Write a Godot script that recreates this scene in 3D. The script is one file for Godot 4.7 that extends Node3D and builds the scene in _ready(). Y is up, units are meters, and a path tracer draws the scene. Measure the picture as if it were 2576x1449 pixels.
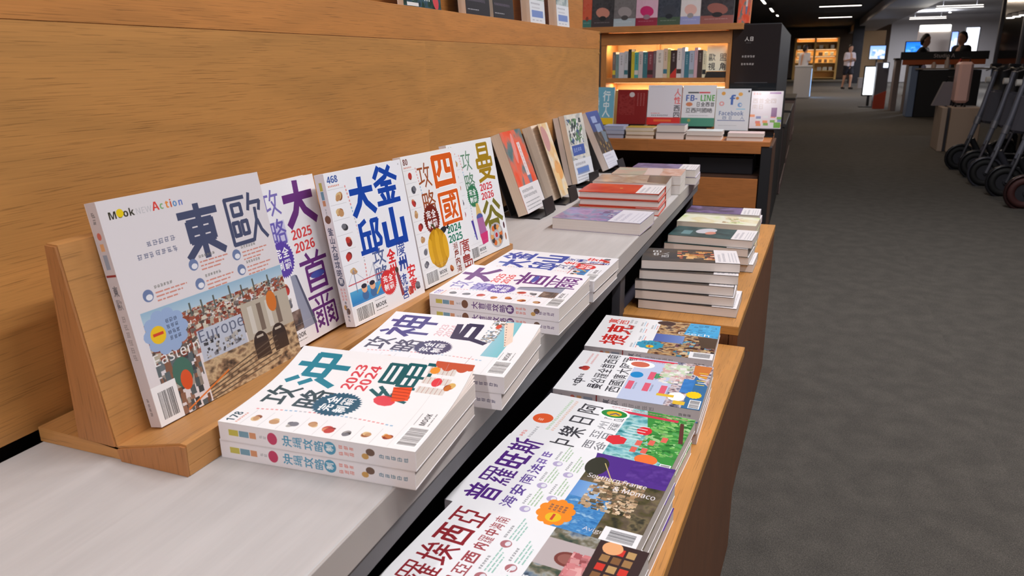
extends Node3D
# A bookshop: a white display table with travel guides along a wooden partition, step shelves on its aisle side, far tables, and the dark mall corridor beyond.
# Units are metres. The partition's face is the plane x = 0, the aisle runs along -z, the floor is y = 0.

const T := 0.7456            # top of the white table
const FAR_Z := -54.0

var mats := {}
var rng := RandomNumberGenerator.new()

func _ready():
	# ---- camera, air and exposure
	var cam := Camera3D.new()
	cam.name = "camera"
	add_child(cam)
	var att := CameraAttributesPhysical.new()
	att.frustum_focal_length = 26.0
	att.exposure_aperture = 11.0
	att.frustum_focus_distance = 1.25
	cam.attributes = att
	cam.fov = rad_to_deg(2.0 * atan(724.5 / 1850.0))
	cam.near = 0.02
	cam.far = 200.0
	cam.transform = Transform3D(Basis(Vector3.UP, 0.373167) * Basis(Vector3.RIGHT, -0.295911) * Basis(Vector3(0, 0, 1), -0.013431), Vector3(0.782, 1.15, 0.0))
	cam.current = true
	var env := Environment.new()
	env.background_mode = Environment.BG_COLOR
	env.background_color = Color(0.0, 0.0, 0.0)
	env.tonemap_mode = Environment.TONE_MAPPER_LINEAR
	env.tonemap_exposure = 0.70
	env.sdfgi_enabled = true
	env.ssao_enabled = true
	env.ssil_enabled = true
	var we := WorldEnvironment.new()
	we.name = "world"
	we.environment = env
	add_child(we)
	# ---- lamps: rows of tube lamps under the dark ceiling
	make_lamps()
	make_materials()
	make_room()
	make_table()
	make_partition()
	make_wooden_stand()
	make_step_shelves()
	make_guides_on_stand()
	make_stacks_on_table()
	make_novel_stands()
	make_step_shelf_books()
	make_partition_books()
	make_far_table()
	make_bookcase()
	make_sign()
	make_corridor()
	make_scooters()
	make_people()

# ------------------------------------------------------------------ naming
func numbered(called: String) -> String:
	if not has_node(called):
		return called
	var k := 1
	while has_node("%s_%03d" % [called, k]):
		k += 1
	return "%s_%03d" % [called, k]

func tag(o: Node, label := "", category := "", group := "", kind := "") -> Node:
	if label: o.set_meta("label", label)
	if category: o.set_meta("category", category)
	if group: o.set_meta("group", group)
	if kind: o.set_meta("kind", kind)
	return o

func thing(called: String, label: String, category: String, at := Vector3.ZERO, group := "") -> Node3D:
	var o := Node3D.new()
	o.name = numbered(called)
	add_child(o, true)
	o.position = at
	tag(o, label, category, group)
	return o

func mesh_in(called: String, st: SurfaceTool, m: Material, parent: Node = self) -> MeshInstance3D:
	var o := MeshInstance3D.new()
	o.mesh = st.commit()
	o.material_override = m
	if parent == self:
		o.name = numbered(called)
	else:
		o.name = called
	parent.add_child(o, true)
	return o

func struct_mesh(called: String, st: SurfaceTool, m: Material) -> MeshInstance3D:
	var o := mesh_in(called, st, m)
	o.set_meta("kind", "structure")
	return o

# ------------------------------------------------------------------ shapes
func begin() -> SurfaceTool:
	var st := SurfaceTool.new()
	st.begin(Mesh.PRIMITIVE_TRIANGLES)
	return st

func tri(st: SurfaceTool, a: Vector3, b: Vector3, c: Vector3, n: Vector3, ua := Vector2.ZERO, ub := Vector2.ZERO, uc := Vector2.ZERO) -> void:
	if (b - a).cross(c - a).dot(n) > 0.0:   # front faces run clockwise
		var t := b; b = c; c = t
		var u := ub; ub = uc; uc = u
	st.set_normal(n); st.set_uv(ua); st.add_vertex(a)
	st.set_normal(n); st.set_uv(ub); st.add_vertex(b)
	st.set_normal(n); st.set_uv(uc); st.add_vertex(c)

func quad(st: SurfaceTool, a: Vector3, b: Vector3, c: Vector3, d: Vector3, n: Vector3, ua := Vector2(0, 1), ub := Vector2(1, 1), uc := Vector2(1, 0), ud := Vector2(0, 0)) -> void:
	tri(st, a, b, c, n, ua, ub, uc)
	tri(st, a, c, d, n, ua, uc, ud)

func grain_uv(p: Vector3, n: Vector3, g: int) -> Vector2:
	var ax := n.abs().max_axis_index()
	if ax == g:
		return Vector2(p[(g + 1) % 3], p[(g + 2) % 3])
	return Vector2(p[g], p[3 - g - ax])

func gquad(st: SurfaceTool, a: Vector3, b: Vector3, c: Vector3, d: Vector3, n: Vector3, g: int, off := Vector2.ZERO) -> void:
	quad(st, a, b, c, d, n, grain_uv(a, n, g) + off, grain_uv(b, n, g) + off, grain_uv(c, n, g) + off, grain_uv(d, n, g) + off)

# a box with chamfered edges; g is the axis along which the grain runs, xf an optional placing
func bx(st: SurfaceTool, c: Vector3, s: Vector3, bev := 0.0, g := 2, xf := Transform3D.IDENTITY, off := Vector2.ZERO) -> void:
	var h := s * 0.5
	var b := minf(bev, minf(h.x, minf(h.y, h.z)) * 0.9)
	for ax in 3:
		var i := (ax + 1) % 3
		var j := (ax + 2) % 3
		for sg in [-1.0, 1.0]:
			var n := Vector3.ZERO
			n[ax] = sg
			var q := []
			for e in [[-1, -1], [1, -1], [1, 1], [-1, 1]]:
				var p := Vector3.ZERO
				p[ax] = sg * h[ax]
				p[i] = e[0] * (h[i] - b)
				p[j] = e[1] * (h[j] - b)
				q.append(p + c)
			var u := []
			for p in q:
				u.append(grain_uv(p, n, g) + off)
			quad(st, xf * q[0], xf * q[1], xf * q[2], xf * q[3], (xf.basis * n).normalized(), u[0], u[1], u[2], u[3])
	if b <= 0.0:
		return
	for ax in 3:
		var i := (ax + 1) % 3
		var j := (ax + 2) % 3
		for si in [-1.0, 1.0]:
			for sj in [-1.0, 1.0]:
				var n := Vector3.ZERO
				n[i] = si
				n[j] = sj
				n = n.normalized()
				var q := []
				for e in [[-1, 0], [1, 0], [1, 1], [-1, 1]]:
					var p := Vector3.ZERO
					p[ax] = e[0] * (h[ax] - b)
					p[i] = si * (h[i] - (b if e[1] == 1 else 0.0))
					p[j] = sj * (h[j] - (0.0 if e[1] == 1 else b))
					q.append(p + c)
				var m := Vector3.ZERO
				m[i] = si
				var u := []
				for p in q:
					u.append(grain_uv(p, m, g) + off)
				quad(st, xf * q[0], xf * q[1], xf * q[2], xf * q[3], (xf.basis * n).normalized(), u[0], u[1], u[2], u[3])
	for sx in [-1.0, 1.0]:
		for sy in [-1.0, 1.0]:
			for sz in [-1.0, 1.0]:
				var s3 := Vector3(sx, sy, sz)
				var k := c + s3 * h
				tri(st, xf * (k - Vector3(0, sy * b, sz * b)), xf * (k - Vector3(sx * b, 0, sz * b)), xf * (k - Vector3(sx * b, sy * b, 0)), (xf.basis * s3).normalized())

func box_part(called: String, c: Vector3, s: Vector3, m: Material, parent: Node, bev := 0.001, g := 2) -> MeshInstance3D:
	var st := begin()
	bx(st, c, s, bev, g)
	return mesh_in(called, st, m, parent)

# an outline in the x-y plane, carried from z0 to z1
func prism(st: SurfaceTool, poly: PackedVector2Array, z0: float, z1: float, g := 2) -> void:
	var idx := Geometry2D.triangulate_polygon(poly)
	for zz in [z0, z1]:
		var n := Vector3(0, 0, -1 if zz == minf(z0, z1) else 1)
		for k in range(0, idx.size(), 3):
			var p := []
			for m in 3:
				p.append(Vector3(poly[idx[k + m]].x, poly[idx[k + m]].y, zz))
			tri(st, p[0], p[1], p[2], n, grain_uv(p[0], n, g), grain_uv(p[1], n, g), grain_uv(p[2], n, g))
	var area := 0.0
	for k in poly.size():
		area += poly[k].cross(poly[(k + 1) % poly.size()])
	for k in poly.size():
		var a := poly[k]
		var b := poly[(k + 1) % poly.size()]
		var e := (b - a).normalized()
		var n := Vector3(e.y, -e.x, 0) * (1.0 if area > 0.0 else -1.0)
		gquad(st, Vector3(a.x, a.y, z0), Vector3(b.x, b.y, z0), Vector3(b.x, b.y, z1), Vector3(a.x, a.y, z1), n, g)

func tube(st: SurfaceTool, pts: Array, r: float, sides := 10, r_end := -1.0) -> void:
	var rings := []
	var nr := []
	for k in pts.size():
		var d: Vector3 = (pts[mini(k + 1, pts.size() - 1)] - pts[maxi(k - 1, 0)]).normalized()
		var up := Vector3.UP if absf(d.y) < 0.9 else Vector3.RIGHT
		var a := d.cross(up).normalized()
		var b := a.cross(d).normalized()
		var rr := r if r_end < 0.0 else lerpf(r, r_end, float(k) / (pts.size() - 1))
		var ring := []
		var nn := []
		for q in sides:
			var v := a * cos(TAU * q / sides) + b * sin(TAU * q / sides)
			ring.append(pts[k] + v * rr)
			nn.append(v)
		rings.append(ring)
		nr.append(nn)
	for k in pts.size() - 1:
		for q in sides:
			var w := (q + 1) % sides
			smooth_quad(st, rings[k][q], rings[k][w], rings[k + 1][w], rings[k + 1][q], nr[k][q], nr[k][w], nr[k + 1][w], nr[k + 1][q])
	for e in [0, pts.size() - 1]:
		var d: Vector3 = (pts[0] - pts[1]).normalized() if e == 0 else (pts[e] - pts[e - 1]).normalized()
		for q in sides:
			tri(st, pts[e], rings[e][q], rings[e][(q + 1) % sides], d)

func smooth_quad(st: SurfaceTool, a: Vector3, b: Vector3, c: Vector3, d: Vector3, na: Vector3, nb: Vector3, nc: Vector3, nd: Vector3) -> void:
	var v := [a, b, c, d]
	var n := [na, nb, nc, nd]
	for t in [[0, 1, 2], [0, 2, 3]]:
		var o: Array = t
		if (v[t[1]] - v[t[0]]).cross(v[t[2]] - v[t[0]]).dot(na + nb + nc + nd) > 0.0:
			o = [t[0], t[2], t[1]]
		for k in o:
			st.set_normal(n[k])
			st.set_uv(Vector2.ZERO)
			st.add_vertex(v[k])

func ring(st: SurfaceTool, c: Vector3, axis: Vector3, big: float, small: float, seg := 28, sides := 10, squash := 1.0) -> void:
	var up := Vector3.UP if absf(axis.y) < 0.9 else Vector3.RIGHT
	var a := axis.cross(up).normalized()
	var b := a.cross(axis).normalized()
	for k in seg:
		for q in sides:
			var p := []
			var n := []
			for e in [[k, q], [k + 1, q], [k + 1, q + 1], [k, q + 1]]:
				var t: float = TAU * e[0] / seg
				var f: float = TAU * e[1] / sides
				var rad := a * cos(t) + b * sin(t)
				p.append(c + rad * (big + small * cos(f)) + axis * (small * squash * sin(f)))
				n.append(rad * cos(f) + axis * sin(f))
			smooth_quad(st, p[0], p[1], p[2], p[3], n[0], n[1], n[2], n[3])

func disc(st: SurfaceTool, c: Vector3, axis: Vector3, r: float, thick: float, sides := 24) -> void:
	tube(st, [c - axis * thick * 0.5, c + axis * thick * 0.5], r, sides)

# a smooth body round tapered bones [from, to, radius, radius], meshed as surface nets
func body(st: SurfaceTool, bones: Array, cell: float, k := 0.03) -> void:
	var lo := Vector3.ONE * 1e9
	var hi := -lo
	for b in bones:
		var r: float = maxf(b[2], b[3]) + cell * 2.0
		for e in 2:
			lo = lo.min(b[e] - Vector3.ONE * r)
			hi = hi.max(b[e] + Vector3.ONE * r)
	var n := Vector3i(((hi - lo) / cell).ceil()) + Vector3i.ONE
	var f := PackedFloat32Array()
	f.resize(n.x * n.y * n.z)
	f.fill(1.0)
	for b in bones:
		var a: Vector3 = b[0]
		var ab: Vector3 = b[1] - b[0]
		var l2 := maxf(ab.length_squared(), 1e-9)
		var ra: float = b[2]
		var rb: float = b[3]
		var r := maxf(ra, rb) + k + cell * 2.0
		var i0 := Vector3i(((a.min(b[1]) - Vector3.ONE * r - lo) / cell).floor()).clamp(Vector3i.ZERO, n - Vector3i.ONE)
		var i1 := Vector3i(((a.max(b[1]) + Vector3.ONE * r - lo) / cell).ceil()).clamp(Vector3i.ZERO, n - Vector3i.ONE)
		for z in range(i0.z, i1.z + 1):
			for y in range(i0.y, i1.y + 1):
				for x in range(i0.x, i1.x + 1):
					var p := lo + Vector3(x, y, z) * cell
					var t := clampf((p - a).dot(ab) / l2, 0.0, 1.0)
					var d := (p - a - ab * t).length() - lerpf(ra, rb, t)
					var at := (z * n.y + y) * n.x + x
					var o := f[at]
					var h := clampf(0.5 + 0.5 * (o - d) / k, 0.0, 1.0)
					f[at] = lerpf(o, d, h) - k * h * (1.0 - h)
	var vid := {}
	var vs := PackedVector3Array()
	var dirs := [1, n.x, n.x * n.y]
	for z in n.z - 1:
		for y in n.y - 1:
			for x in n.x - 1:
				var at := (z * n.y + y) * n.x + x
				var inside := 0
				var sum := Vector3.ZERO
				var cnt := 0
				var cv := []
				for q in 8:
					var val := f[at + (q & 1) + ((q >> 1) & 1) * n.x + ((q >> 2) & 1) * n.x * n.y]
					cv.append(val)
					if val < 0.0: inside += 1
				if inside == 0 or inside == 8:
					continue
				for q in 8:
					for bit in [1, 2, 4]:
						if not (q & bit):
							var w: int = q | bit
							if (cv[q] < 0.0) != (cv[w] < 0.0):
								var t: float = cv[q] / (cv[q] - cv[w])
								var pa := Vector3(q & 1, (q >> 1) & 1, (q >> 2) & 1)
								var pb := Vector3(w & 1, (w >> 1) & 1, (w >> 2) & 1)
								sum += pa.lerp(pb, t)
								cnt += 1
				vid[at] = vs.size()
				vs.append(lo + (Vector3(x, y, z) + sum / cnt) * cell)
	var normals := PackedVector3Array()
	normals.resize(vs.size())
	var quads := []
	for z in range(1, n.z - 1):
		for y in range(1, n.y - 1):
			for x in range(1, n.x - 1):
				var at := (z * n.y + y) * n.x + x
				for ax in 3:
					var bt: int = at + dirs[ax]
					if (f[at] < 0.0) == (f[bt] < 0.0):
						continue
					var u: int = dirs[(ax + 1) % 3]
					var v: int = dirs[(ax + 2) % 3]
					var q := [vid[at - u - v], vid[at - v], vid[at], vid[at - u]]
					var nn := (vs[q[1]] - vs[q[0]]).cross(vs[q[3]] - vs[q[0]])
					var want := Vector3.ZERO
					want[ax] = 1.0 if f[at] < 0.0 else -1.0
					if nn.dot(want) < 0.0: nn = -nn
					for i in q: normals[i] += nn
					quads.append(q)
	for q in quads:
		smooth_quad(st, vs[q[0]], vs[q[1]], vs[q[2]], vs[q[3]], normals[q[0]].normalized(), normals[q[1]].normalized(), normals[q[2]].normalized(), normals[q[3]].normalized())

# ------------------------------------------------------------------ materials
func c8(r: int, g: int, b: int) -> Color:
	return Color(r / 255.0, g / 255.0, b / 255.0)

func mat(c: Color, rough := 0.6, metal := 0.0) -> StandardMaterial3D:
	var key := "%s %.2f %.2f" % [c.to_html(), rough, metal]
	if not mats.has(key):
		var m := StandardMaterial3D.new()
		m.albedo_color = c
		m.roughness = rough
		m.metallic = metal
		mats[key] = m
	return mats[key]

func glow(c: Color, energy: float) -> StandardMaterial3D:
	var key := "glow %s %.2f" % [c.to_html(), energy]
	if not mats.has(key):
		var m := StandardMaterial3D.new()
		m.albedo_color = c
		m.emission_enabled = true
		m.emission = c
		m.emission_energy_multiplier = energy
		m.roughness = 0.5
		mats[key] = m
	return mats[key]

func pic_mat(im: Image, rough := 0.35) -> StandardMaterial3D:
	var m := StandardMaterial3D.new()
	m.albedo_texture = ImageTexture.create_from_image(im)
	m.roughness = rough
	m.texture_repeat = false
	return m

func noise(seed_: int, freq: float, oct := 3) -> FastNoiseLite:
	var f := FastNoiseLite.new()
	f.seed = seed_
	f.noise_type = FastNoiseLite.TYPE_SIMPLEX_SMOOTH
	f.frequency = freq
	f.fractal_octaves = oct
	return f

func wood_image(w: int, h: int, span: Vector2, seed_: int, pore: float) -> Image:
	var im := Image.create(w, h, false, Image.FORMAT_RGB8)
	var big := noise(seed_, 1.0, 2)
	var fine := noise(seed_ + 1, 1.0, 2)
	var dots := noise(seed_ + 2, 1.0, 1)
	for y in h:
		var v := float(y) / h * span.y
		for x in w:
			var u := float(x) / w * span.x
			var b := big.get_noise_2d(u * 1.1, v * 4.0)
			var r := sin((v * 24.0 + b * 6.0) * 2.2)
			var f := fine.get_noise_2d(u * 5.0, v * 420.0)
			var q := dots.get_noise_2d(u * 11.0, v * 700.0)
			var l := 0.84 + 0.018 * r + 0.035 * f + 0.035 * b
			var hue := 0.012 * r + 0.03 * b
			if q > pore:
				l *= 1.0 - minf(0.16, (q - pore) * 0.9)
			im.set_pixel(x, y, Color(clampf(l + hue * 0.2, 0, 1), clampf(l - 0.01, 0, 1), clampf(l - 0.03 - hue * 0.2, 0, 1)))
	return im

func wood(tex: Texture2D, span: Vector2, tint: Color, rough := 0.45) -> StandardMaterial3D:
	var m := StandardMaterial3D.new()
	m.albedo_texture = tex
	m.albedo_color = tint
	m.roughness = rough
	m.uv1_scale = Vector3(1.0 / span.x, 1.0 / span.y, 1.0)
	return m

var W := {}

func make_materials() -> void:
	var span := Vector2(4.2, 0.5)
	var t1 := ImageTexture.create_from_image(wood_image(2048, 1024, span, 11, 0.52))
	var span2 := Vector2(1.4, 0.5)
	var t2 := ImageTexture.create_from_image(wood_image(768, 512, span2, 31, 0.55))
	W.panel = wood(t1, span, c8(228, 166, 96), 0.42)
	W.rail = wood(t1, span, c8(230, 158, 88), 0.42)
	W.stand = wood(t2, span2, c8(226, 164, 98), 0.5)
	W.stand_end = wood(t2, span2, c8(206, 140, 84), 0.55)
	W.step = wood(t2, span2, c8(228, 162, 86), 0.45)
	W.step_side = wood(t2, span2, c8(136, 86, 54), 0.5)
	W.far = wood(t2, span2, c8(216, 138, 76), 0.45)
	W.case = wood(t2, span2, c8(224, 154, 88), 0.45)
	W.case_inside = wood(t2, span2, c8(226, 186, 122), 0.5)
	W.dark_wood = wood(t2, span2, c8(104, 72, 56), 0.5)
	W.white_board = stone_mat()
	W.carpet = carpet_mat()
	W.edge_grey = mat(c8(104, 104, 108), 0.55)
	W.black_panel = mat(c8(74, 70, 82), 0.5)
	W.black_metal = mat(c8(38, 38, 42), 0.4, 0.3)
	W.paper = page_mat(c8(238, 226, 218))
	W.paper_warm = page_mat(c8(236, 218, 198))
	W.paper_grey = page_mat(c8(230, 222, 218))

func stone_mat() -> StandardMaterial3D:
	var im := Image.create(512, 512, false, Image.FORMAT_RGB8)
	var a := noise(5, 1.0, 3)
	var b := noise(6, 1.0, 2)
	for y in 512:
		for x in 512:
			var u := x / 512.0
			var v := y / 512.0
			var l := 0.86 + 0.035 * a.get_noise_2d(u * 4.0, v * 16.0) + 0.012 * b.get_noise_2d(u * 12.0, v * 130.0)
			im.set_pixel(x, y, Color(l * 0.87, l * 0.855, l * 0.85))
	var m := StandardMaterial3D.new()
	m.albedo_texture = ImageTexture.create_from_image(im)
	m.uv1_scale = Vector3(0.9, 1.6, 1.0)
	m.roughness = 0.5
	return m

func carpet_mat() -> StandardMaterial3D:
	var im := Image.create(1024, 1024, false, Image.FORMAT_RGB8)
	var a := noise(15, 0.012, 2)
	var b := noise(16, 0.35, 2)
	var r := RandomNumberGenerator.new()
	r.seed = 77
	for y in 1024:
		for x in 1024:
			var l := 0.30 + 0.03 * a.get_noise_2d(x, y) + 0.09 * b.get_noise_2d(x, y) + r.randf_range(-0.05, 0.05)
			im.set_pixel(x, y, Color(l * 0.94, l * 0.89, l * 0.82))
	var m := StandardMaterial3D.new()
	m.albedo_texture = ImageTexture.create_from_image(im)
	m.uv1_scale = Vector3(0.7, 0.7, 1.0)
	m.roughness = 0.95
	m.heightmap_enabled = false
	return m

func page_mat(c: Color) -> StandardMaterial3D:
	var im := Image.create(16, 128, false, Image.FORMAT_RGB8)
	var r := RandomNumberGenerator.new()
	r.seed = 9
	for y in 128:
		var l := r.randf_range(0.90, 1.0)
		for x in 16:
			im.set_pixel(x, y, Color(l, l, l))
	var m := StandardMaterial3D.new()
	m.albedo_texture = ImageTexture.create_from_image(im)
	m.albedo_color = c
	m.roughness = 0.8
	return m

# ------------------------------------------------------------------ print: a page of paper measured in millimetres
class Pic:
	var im: Image
	var s := 3.0
	var clip: Rect2i
	var r := RandomNumberGenerator.new()
	var font_regular: SystemFont
	var font_bold: SystemFont
	var glyphs: Dictionary

	func _init(w: float, h: float, scale: float, bg: Color, g: Dictionary, fr: SystemFont, fb: SystemFont) -> void:
		s = scale
		im = Image.create(int(w * s), int(h * s), false, Image.FORMAT_RGB8)
		im.fill(bg)
		clip = Rect2i(0, 0, im.get_width(), im.get_height())
		r.seed = 5
		glyphs = g
		font_regular = fr
		font_bold = fb

	func rect(x: float, y: float, w: float, h: float, c: Color) -> void:
		var q := Rect2i(roundi(x * s), roundi(y * s), maxi(1, roundi(w * s)), maxi(1, roundi(h * s))).intersection(clip)
		if q.size.x > 0 and q.size.y > 0:
			im.fill_rect(q, c)

	func frame(x: float, y: float, w: float, h: float) -> void:
		clip = Rect2i(int(x * s), int(y * s), int(w * s), int(h * s)).intersection(Rect2i(0, 0, im.get_width(), im.get_height()))

	func unframe() -> void:
		clip = Rect2i(0, 0, im.get_width(), im.get_height())

	# even-odd filling of outlines given in pixels
	func fill(cs: Array, c: Color) -> void:
		var y0 := 1e9
		var y1 := -1e9
		for p in cs:
			for v in p:
				y0 = minf(y0, v.y)
				y1 = maxf(y1, v.y)
		var a := maxi(clip.position.y, int(floor(y0)))
		var b := mini(clip.end.y - 1, int(ceil(y1)))
		for y in range(a, b + 1):
			var yc := y + 0.5
			var xs := PackedFloat32Array()
			for p in cs:
				var n: int = p.size()
				var q: Vector2 = p[n - 1]
				for k in n:
					var w: Vector2 = p[k]
					if (q.y <= yc) != (w.y <= yc):
						xs.append(q.x + (yc - q.y) * (w.x - q.x) / (w.y - q.y))
					q = w
			xs.sort()
			for k in range(0, xs.size() - 1, 2):
				var x0 := maxi(clip.position.x, roundi(xs[k]))
				var x1 := mini(clip.end.x, roundi(xs[k + 1]))
				if x1 > x0:
					im.fill_rect(Rect2i(x0, y, x1 - x0, 1), c)

	func poly(pts: Array, c: Color) -> void:
		var p := PackedVector2Array()
		for v in pts:
			p.append(v * s)
		fill([p], c)

	func line(pts: Array, w: float, c: Color, joint := true) -> void:
		for k in pts.size() - 1:
			var a: Vector2 = pts[k]
			var b: Vector2 = pts[k + 1]
			var d := (b - a).normalized()
			var n := Vector2(-d.y, d.x) * w * 0.5
			poly([a + n, b + n, b - n, a - n], c)
			if joint and k < pts.size() - 2:
				ell(b.x, b.y, w * 0.5, w * 0.5, c, 8)

	func ell(x: float, y: float, rx: float, ry: float, c: Color, n := 20, tilt := 0.0) -> void:
		var p := []
		for k in n:
			p.append(Vector2(x, y) + Vector2(rx * cos(TAU * k / n), ry * sin(TAU * k / n)).rotated(tilt))
		poly(p, c)

	func burst(x: float, y: float, rx: float, ry: float, c: Color, n := 34) -> void:
		var p := []
		for k in n * 2:
			var f := 1.0 if k % 2 == 0 else 0.88
			p.append(Vector2(x + rx * f * cos(PI * k / n), y + ry * f * sin(PI * k / n)))
		poly(p, c)

	func cloud(x: float, y: float, rx: float, ry: float, c: Color) -> void:
		ell(x, y, rx * 0.8, ry * 0.8, c)
		for k in 10:
			ell(x + rx * 0.72 * cos(TAU * k / 10), y + ry * 0.72 * sin(TAU * k / 10), rx * 0.3, ry * 0.3, c, 12)

	func zi(ch: String, x: float, y: float, w: float, h: float, weight: float, c: Color, extra := 0.0) -> void:
		if not glyphs.has(ch):
			return
		var n: int = glyphs[ch].count(";") + 1
		var cap := 0.19 if n < 5 else (0.165 if n < 7 else (0.138 if n < 10 else (0.104 if n < 15 else 0.078)))
		weight = minf(weight, cap * minf(w, h) + extra)
		for stroke in glyphs[ch].split(";"):
			var v: PackedStringArray = stroke.strip_edges().split(" ")
			var p := []
			for k in range(0, v.size() - 1, 2):
				p.append(Vector2(x + v[k].to_float() * w / 100.0, y + v[k + 1].to_float() * h / 100.0))
			if p.size() > 1:
				var a: Vector2 = (p[0] - p[1]).normalized() * weight * 0.25
				p[0] += a
				p[p.size() - 1] += (p[p.size() - 1] - p[p.size() - 2]).normalized() * weight * 0.25
			line(p, weight, c)

	# characters in a row (dir x) or a column (dir y), each w by h, with a rim of the second colour
	func row(chars: String, x: float, y: float, w: float, h: float, weight: float, c: Color, gap := 1.0, down := false, rim := 0.0, rim_c := Color.WHITE) -> void:
		for pas in 2:
			if pas == 0 and rim <= 0.0:
				continue
			for k in chars.length():
				var ox := 0.0 if down else k * (w + gap)
				var oy := k * (h + gap) if down else 0.0
				zi(chars[k], x + ox, y + oy, w, h, weight + (rim if pas == 0 else 0.0), rim_c if pas == 0 else c, rim if pas == 0 else 0.0)

	func text(t: String, x: float, y: float, size: float, c: Color, bold := true, stretch := 1.0, turned := false) -> void:
		var ts := TextServerManager.get_primary_interface()
		var rid: RID = (font_bold if bold else font_regular).get_rids()[0]
		var px := 64
		var f := size / px
		var pen := 0.0
		for k in t.length():
			var gi: int = ts.font_get_glyph_index(rid, px, t.unicode_at(k), 0)
			var d: Dictionary = ts.font_get_glyph_contours(rid, px, gi)
			if d.has("points"):
				var cs := []
				var from := 0
				for e in d.contours:
					var pts := []
					for q in range(from, e + 1):
						pts.append(d.points[q])
					from = e + 1
					var o := PackedVector2Array()
					var n := pts.size()
					for q in n:
						var a: Vector3 = pts[q]
						var b: Vector3 = pts[(q + 1) % n]
						if a.z == 1.0:
							o.append(put(x, y, pen + a.x * f * stretch, a.y * f, turned))
						else:
							var pv: Vector3 = pts[(q + n - 1) % n]
							var p0 := pv if pv.z == 1.0 else (pv + a) * 0.5
							var p2 := b if b.z == 1.0 else (b + a) * 0.5
							for u in [0.34, 0.67, 1.0]:
								var g := p0.lerp(a, u).lerp(a.lerp(p2, u), u)
								o.append(put(x, y, pen + g.x * f * stretch, g.y * f, turned))
					if o.size() > 2:
						cs.append(o)
				if cs.size():
					fill(cs, c)
			pen += ts.font_get_glyph_advance(rid, px, gi).x * f * stretch

	# a point of a line of text; turned text runs down the page
	func put(x: float, y: float, along: float, up: float, turned: bool) -> Vector2:
		return (Vector2(x - up, y + along) if turned else Vector2(x + along, y + up)) * s

	# small print that cannot be read: a row of little characters
	func small(x: float, y: float, w: float, h: float, c: Color, down := false) -> void:
		var n := int((h if down else w) / ((w if down else h) * 1.08))
		var e := w if down else h
		for k in n:
			var ox := x + (0.0 if down else k * e * 1.08)
			var oy := y + (k * e * 1.08 if down else 0.0)
			var t := e * 0.13
			for q in 3:
				rect(ox + e * r.randf_range(0.02, 0.2), oy + e * (0.08 + 0.3 * q + r.randf_range(-0.05, 0.05)), e * r.randf_range(0.55, 0.8), t, c)
			for q in 2:
				rect(ox + e * (0.18 + 0.42 * q + r.randf_range(-0.1, 0.1)), oy + e * r.randf_range(0.02, 0.3), t, e * r.randf_range(0.5, 0.7), c)

	func words(x: float, y: float, w: float, h: float, c: Color) -> void:
		var px := x
		while px < x + w:
			var l := r.randf_range(1.2, 4.0) * h
			rect(px, y + h * 0.2, minf(l, x + w - px), h * 0.6, c)
			px += l + h * 0.5

	func grad(x: float, y: float, w: float, h: float, a: Color, b: Color) -> void:
		var n := int(h * s)
		for k in n:
			rect(x, y + k / s, w, 1.4 / s, a.lerp(b, float(k) / n))

	# many small upright quads in the colours of a palette
	func scatter(x: float, y: float, w: float, h: float, pal: Array, n: int, lo: float, hi: float, asp := 1.0, lean := 0.3) -> void:
		frame(x, y, w, h)
		for k in n:
			var p := Vector2(x + r.randf() * w, y + r.randf() * h)
			var a := r.randf_range(lo, hi)
			var q := Vector2(a * asp, a)
			var t := r.randf_range(-lean, lean)
			var c: Color = pal[r.randi() % pal.size()]
			c = c.lightened(r.randf() * 0.12) if r.randf() < 0.5 else c.darkened(r.randf() * 0.18)
			poly([p + Vector2(-q.x, -q.y).rotated(t) * 0.5, p + Vector2(q.x, -q.y).rotated(t) * 0.5, p + Vector2(q.x, q.y).rotated(t) * 0.5, p + Vector2(-q.x, q.y).rotated(t) * 0.5], c)
		unframe()

	# soft patches of colour, as in a printed photograph
	func cells(x: float, y: float, w: float, h: float, pal: Array, freq: float, seed_: int, asp := 1.0) -> void:
		var f := FastNoiseLite.new()
		f.seed = seed_
		f.noise_type = FastNoiseLite.TYPE_SIMPLEX_SMOOTH
		f.frequency = freq
		f.fractal_octaves = 4
		var step := 1.6 / s
		for j in int(h / step) + 1:
			for i in int(w / step) + 1:
				var px := i * step
				var py := j * step
				if px >= w or py >= h:
					continue
				var v := clampf(f.get_noise_2d(px / asp, py) * 0.85 + 0.5, 0.0, 0.999) * (pal.size() - 1)
				var k := int(v)
				var c: Color = pal[k].lerp(pal[k + 1], v - k)
				rect(x + px, y + py, step * 1.3, step * 1.3, c)

	func barcode(x: float, y: float, w: float, h: float, paper := true) -> void:
		if paper:
			rect(x - 1.5, y - 1.5, w + 3, h + 3, Color.WHITE)
		var px := x
		while px < x + w:
			var a := r.randf_range(0.25, 1.0)
			rect(px, y, a, h, Color(0.12, 0.12, 0.14))
			px += a + r.randf_range(0.3, 0.9)

	func shot(x: float, y: float, w: float, h: float, pal: Array) -> void:
		# a small cut-out picture of an object
		for k in 4:
			ell(x + w * r.randf_range(0.35, 0.65), y + h * r.randf_range(0.35, 0.65), w * r.randf_range(0.2, 0.42), h * r.randf_range(0.2, 0.42), pal[k % pal.size()], 14, r.randf() * 3.0)

var FR: SystemFont
var FB: SystemFont

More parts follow.
